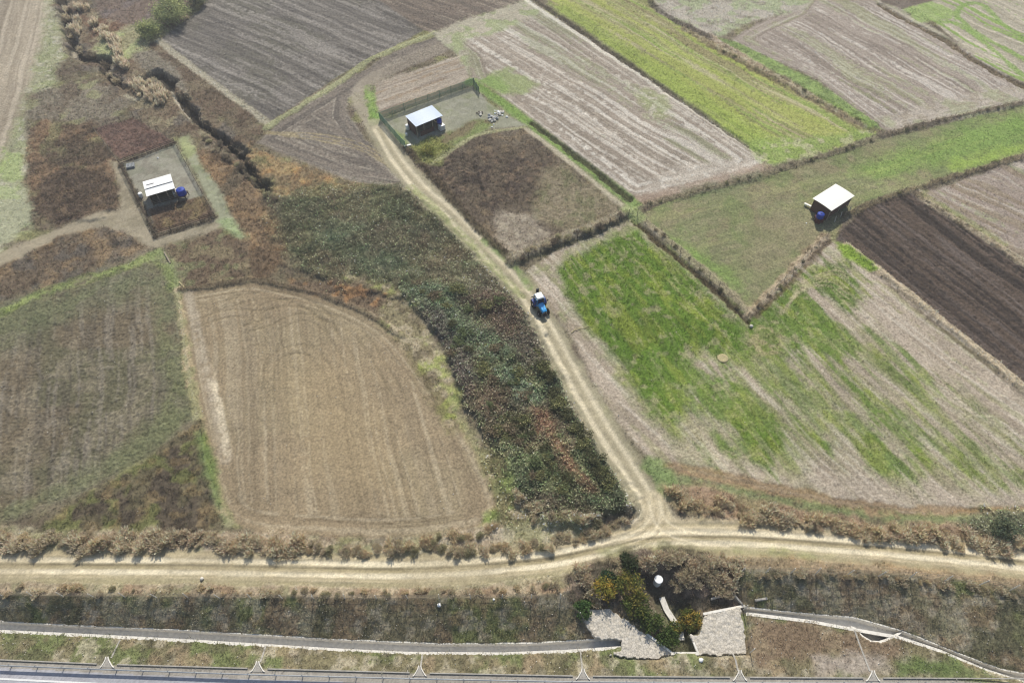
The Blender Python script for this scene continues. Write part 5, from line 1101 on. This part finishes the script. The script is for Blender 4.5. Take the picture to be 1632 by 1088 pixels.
MB().cyl((0, 0, -.5), (0, 0, 1.25), .5, .48, 24).build("pipe", M_WHITE, r, False); MB().cyl((0, 0, 1.25), (0, 0, 1.33), .53, .5, 24).build("cap", M_WHITE, r)

# ------------------------------------------------------------------ highway edge: kerb, outlet chutes, guardrail, line
def ribbon(p3, w_, h_, base, m):
    rings = []
    for k, q in enumerate(p3):
        a = p3[max(k-1, 0)]; b = p3[min(k+1, len(p3)-1)]; t = (b-a).normalized(); nn = Vector((-t.y, t.x, 0)); o = q-base
        rings.append([o-nn*w_/2, o+nn*w_/2, o+nn*w_/2+Vector((0, 0, h_)), o-nn*w_/2+Vector((0, 0, h_))])
    return m.loft(rings)
CH = [171, 411, 669, 929, 1179, 1391]
ky = lambda px: np.interp(px, [-400, 0, 165, 410, 668, 928, 1180, 1640], [1030, 1051, 1058, 1065, 1072, 1077, 1079, 1081])
edges = [-90]+sum([[c-16, c+16] for c in CH], [])+[1700]
for k in range(0, len(edges), 2):
    a, b = edges[k], edges[k+1]; pts = [Vector(U(x, ky(x), ZH)) for x in np.linspace(a, b, 8)]; base = pts[0].copy()
    nm_ = "kerb"; where = ["left of the first outlet", "between the first and second outlets", "between the second and third outlets", "between the third and fourth outlets", "between the fourth and fifth outlets", "between the fifth and sixth outlets", "right of the last outlet"][k//2]
    tag(ribbon(pts, .12, .14, base, MB()).build(nm_, M_CONCD, None, loc=base), "low concrete kerb along the highway shoulder, "+where, "kerb")
ordn = ["first", "second", "third", "fourth", "fifth", "sixth"]
for k, c in enumerate(CH):
    y0_ = ky(c)+4; base = Vector(U(c, y0_, ZH)); r = thing("outlet_chute", "concrete drain outlet with two flared kerbs, %s from the left along the highway" % ordn[k], "drain outlet", base)
    for s in (-1, 1):
        q = [Vector(U(c+s*dx, y0_-dy, ZH)) for dx, dy in ((11, -1), (8.5, 1), (5.5, 6), (2.8, 11), (1.6, 16))]
        ribbon(q, .1, .14, base, MB()).build("kerb", M_CONC, r)
    f_ = [Vector(U(c+dx, y0_-dy, ZH))-base+Vector((0, 0, .05)) for dx, dy in ((-9, -1), (9, -1), (4.5, 6), (1.4, 15), (-1.4, 15), (-4.5, 6))]
    MB().add(f_, [(0, 1, 2, 5), (5, 2, 3, 4)]).build("apron", M_CONCD, r)
    top = f_[3]; x_, y_ = base.x, base.y+top.y; j = np.searchsorted(xs, x_); yn = PL[2][0][j]
    if not (1040 < c < 1110):
        m = MB(); pts = [Vector((x_, y_+t*(yn-.1-y_), 0)) for t in np.linspace(0, 1, 6)]
        for q in pts: q.z = float(hz(q.x, q.y))+.02
        ribbon(pts, .2, .05, base, m).build("chute", M_CONCD, r)
gp = [Vector(U(x, y, ZH)) for x, y in ((-120,1056),(0,1061),(165,1067.5),(410,1076),(668,1082.5),(928,1087.5),(1180,1089),(1640,1090),(1740,1090))]
base = gp[0].copy(); r = thing("guardrail", "galvanised guardrail along the highway edge at the bottom", "guardrail", base)
cum = [0]
for a, b in zip(gp[:-1], gp[1:]): cum.append(cum[-1]+(b-a).length)
def at(t):
    k = min(max(np.searchsorted(cum, t)-1, 0), len(gp)-2); return gp[k].lerp(gp[k+1], (t-cum[k])/(cum[k+1]-cum[k]))
prof = [(-.04, .42), (.03, .46), (.03, .52), (-.04, .57), (.03, .62), (.03, .68), (-.04, .73), (-.06, .73), (0, .68), (0, .62), (-.07, .57), (0, .52), (0, .46), (-.06, .42)]
rings = []
for t in np.linspace(.01, cum[-1]-.01, 60):
    q = at(t)-base; rings.append([(q.x, q.y+y, q.z+z) for y, z in prof])
MB().loft(rings).build("rail", M_STEEL, r)
pm = MB().box((0, .06, .3), (.1, .07, .9)).mesh("post", M_STEEL)
for k in range(int(cum[-1]/3.0)): linkobj("post", pm, r, at(1+k*3.0)-base)
lp = [Vector(U(x, y, ZH+.02)) for x, y in ((-300,1069),(0,1081),(160,1089),(400,1099))]; base = lp[0].copy()
for q in lp: q.z = ZH+.025
o = ribbon(lp, .2, .004, base, MB()).build("lane_line", M_PAINT, None, loc=base); tag(o, "white painted edge line on the asphalt at the bottom left", "road marking", kind="structure")

# ------------------------------------------------------------------ air
hm = bpy.data.materials.new("haze"); hm.use_nodes = True; hn = hm.node_tree.nodes; hn.remove(hn["Principled BSDF"])
pv = hn.new("ShaderNodeVolumePrincipled"); pv.inputs["Color"].default_value = (.95, .96, 1, 1); pv.inputs["Density"].default_value = .00056; pv.inputs["Anisotropy"].default_value = .3
hm.node_tree.links.new(pv.outputs[0], hn["Material Output"].inputs["Volume"])
hb = MB().box((0, 0, 45), (9000, 9000, 100)).build("haze", hm); tag(hb, "thin pale haze in the air over the fields", "haze", kind="stuff")
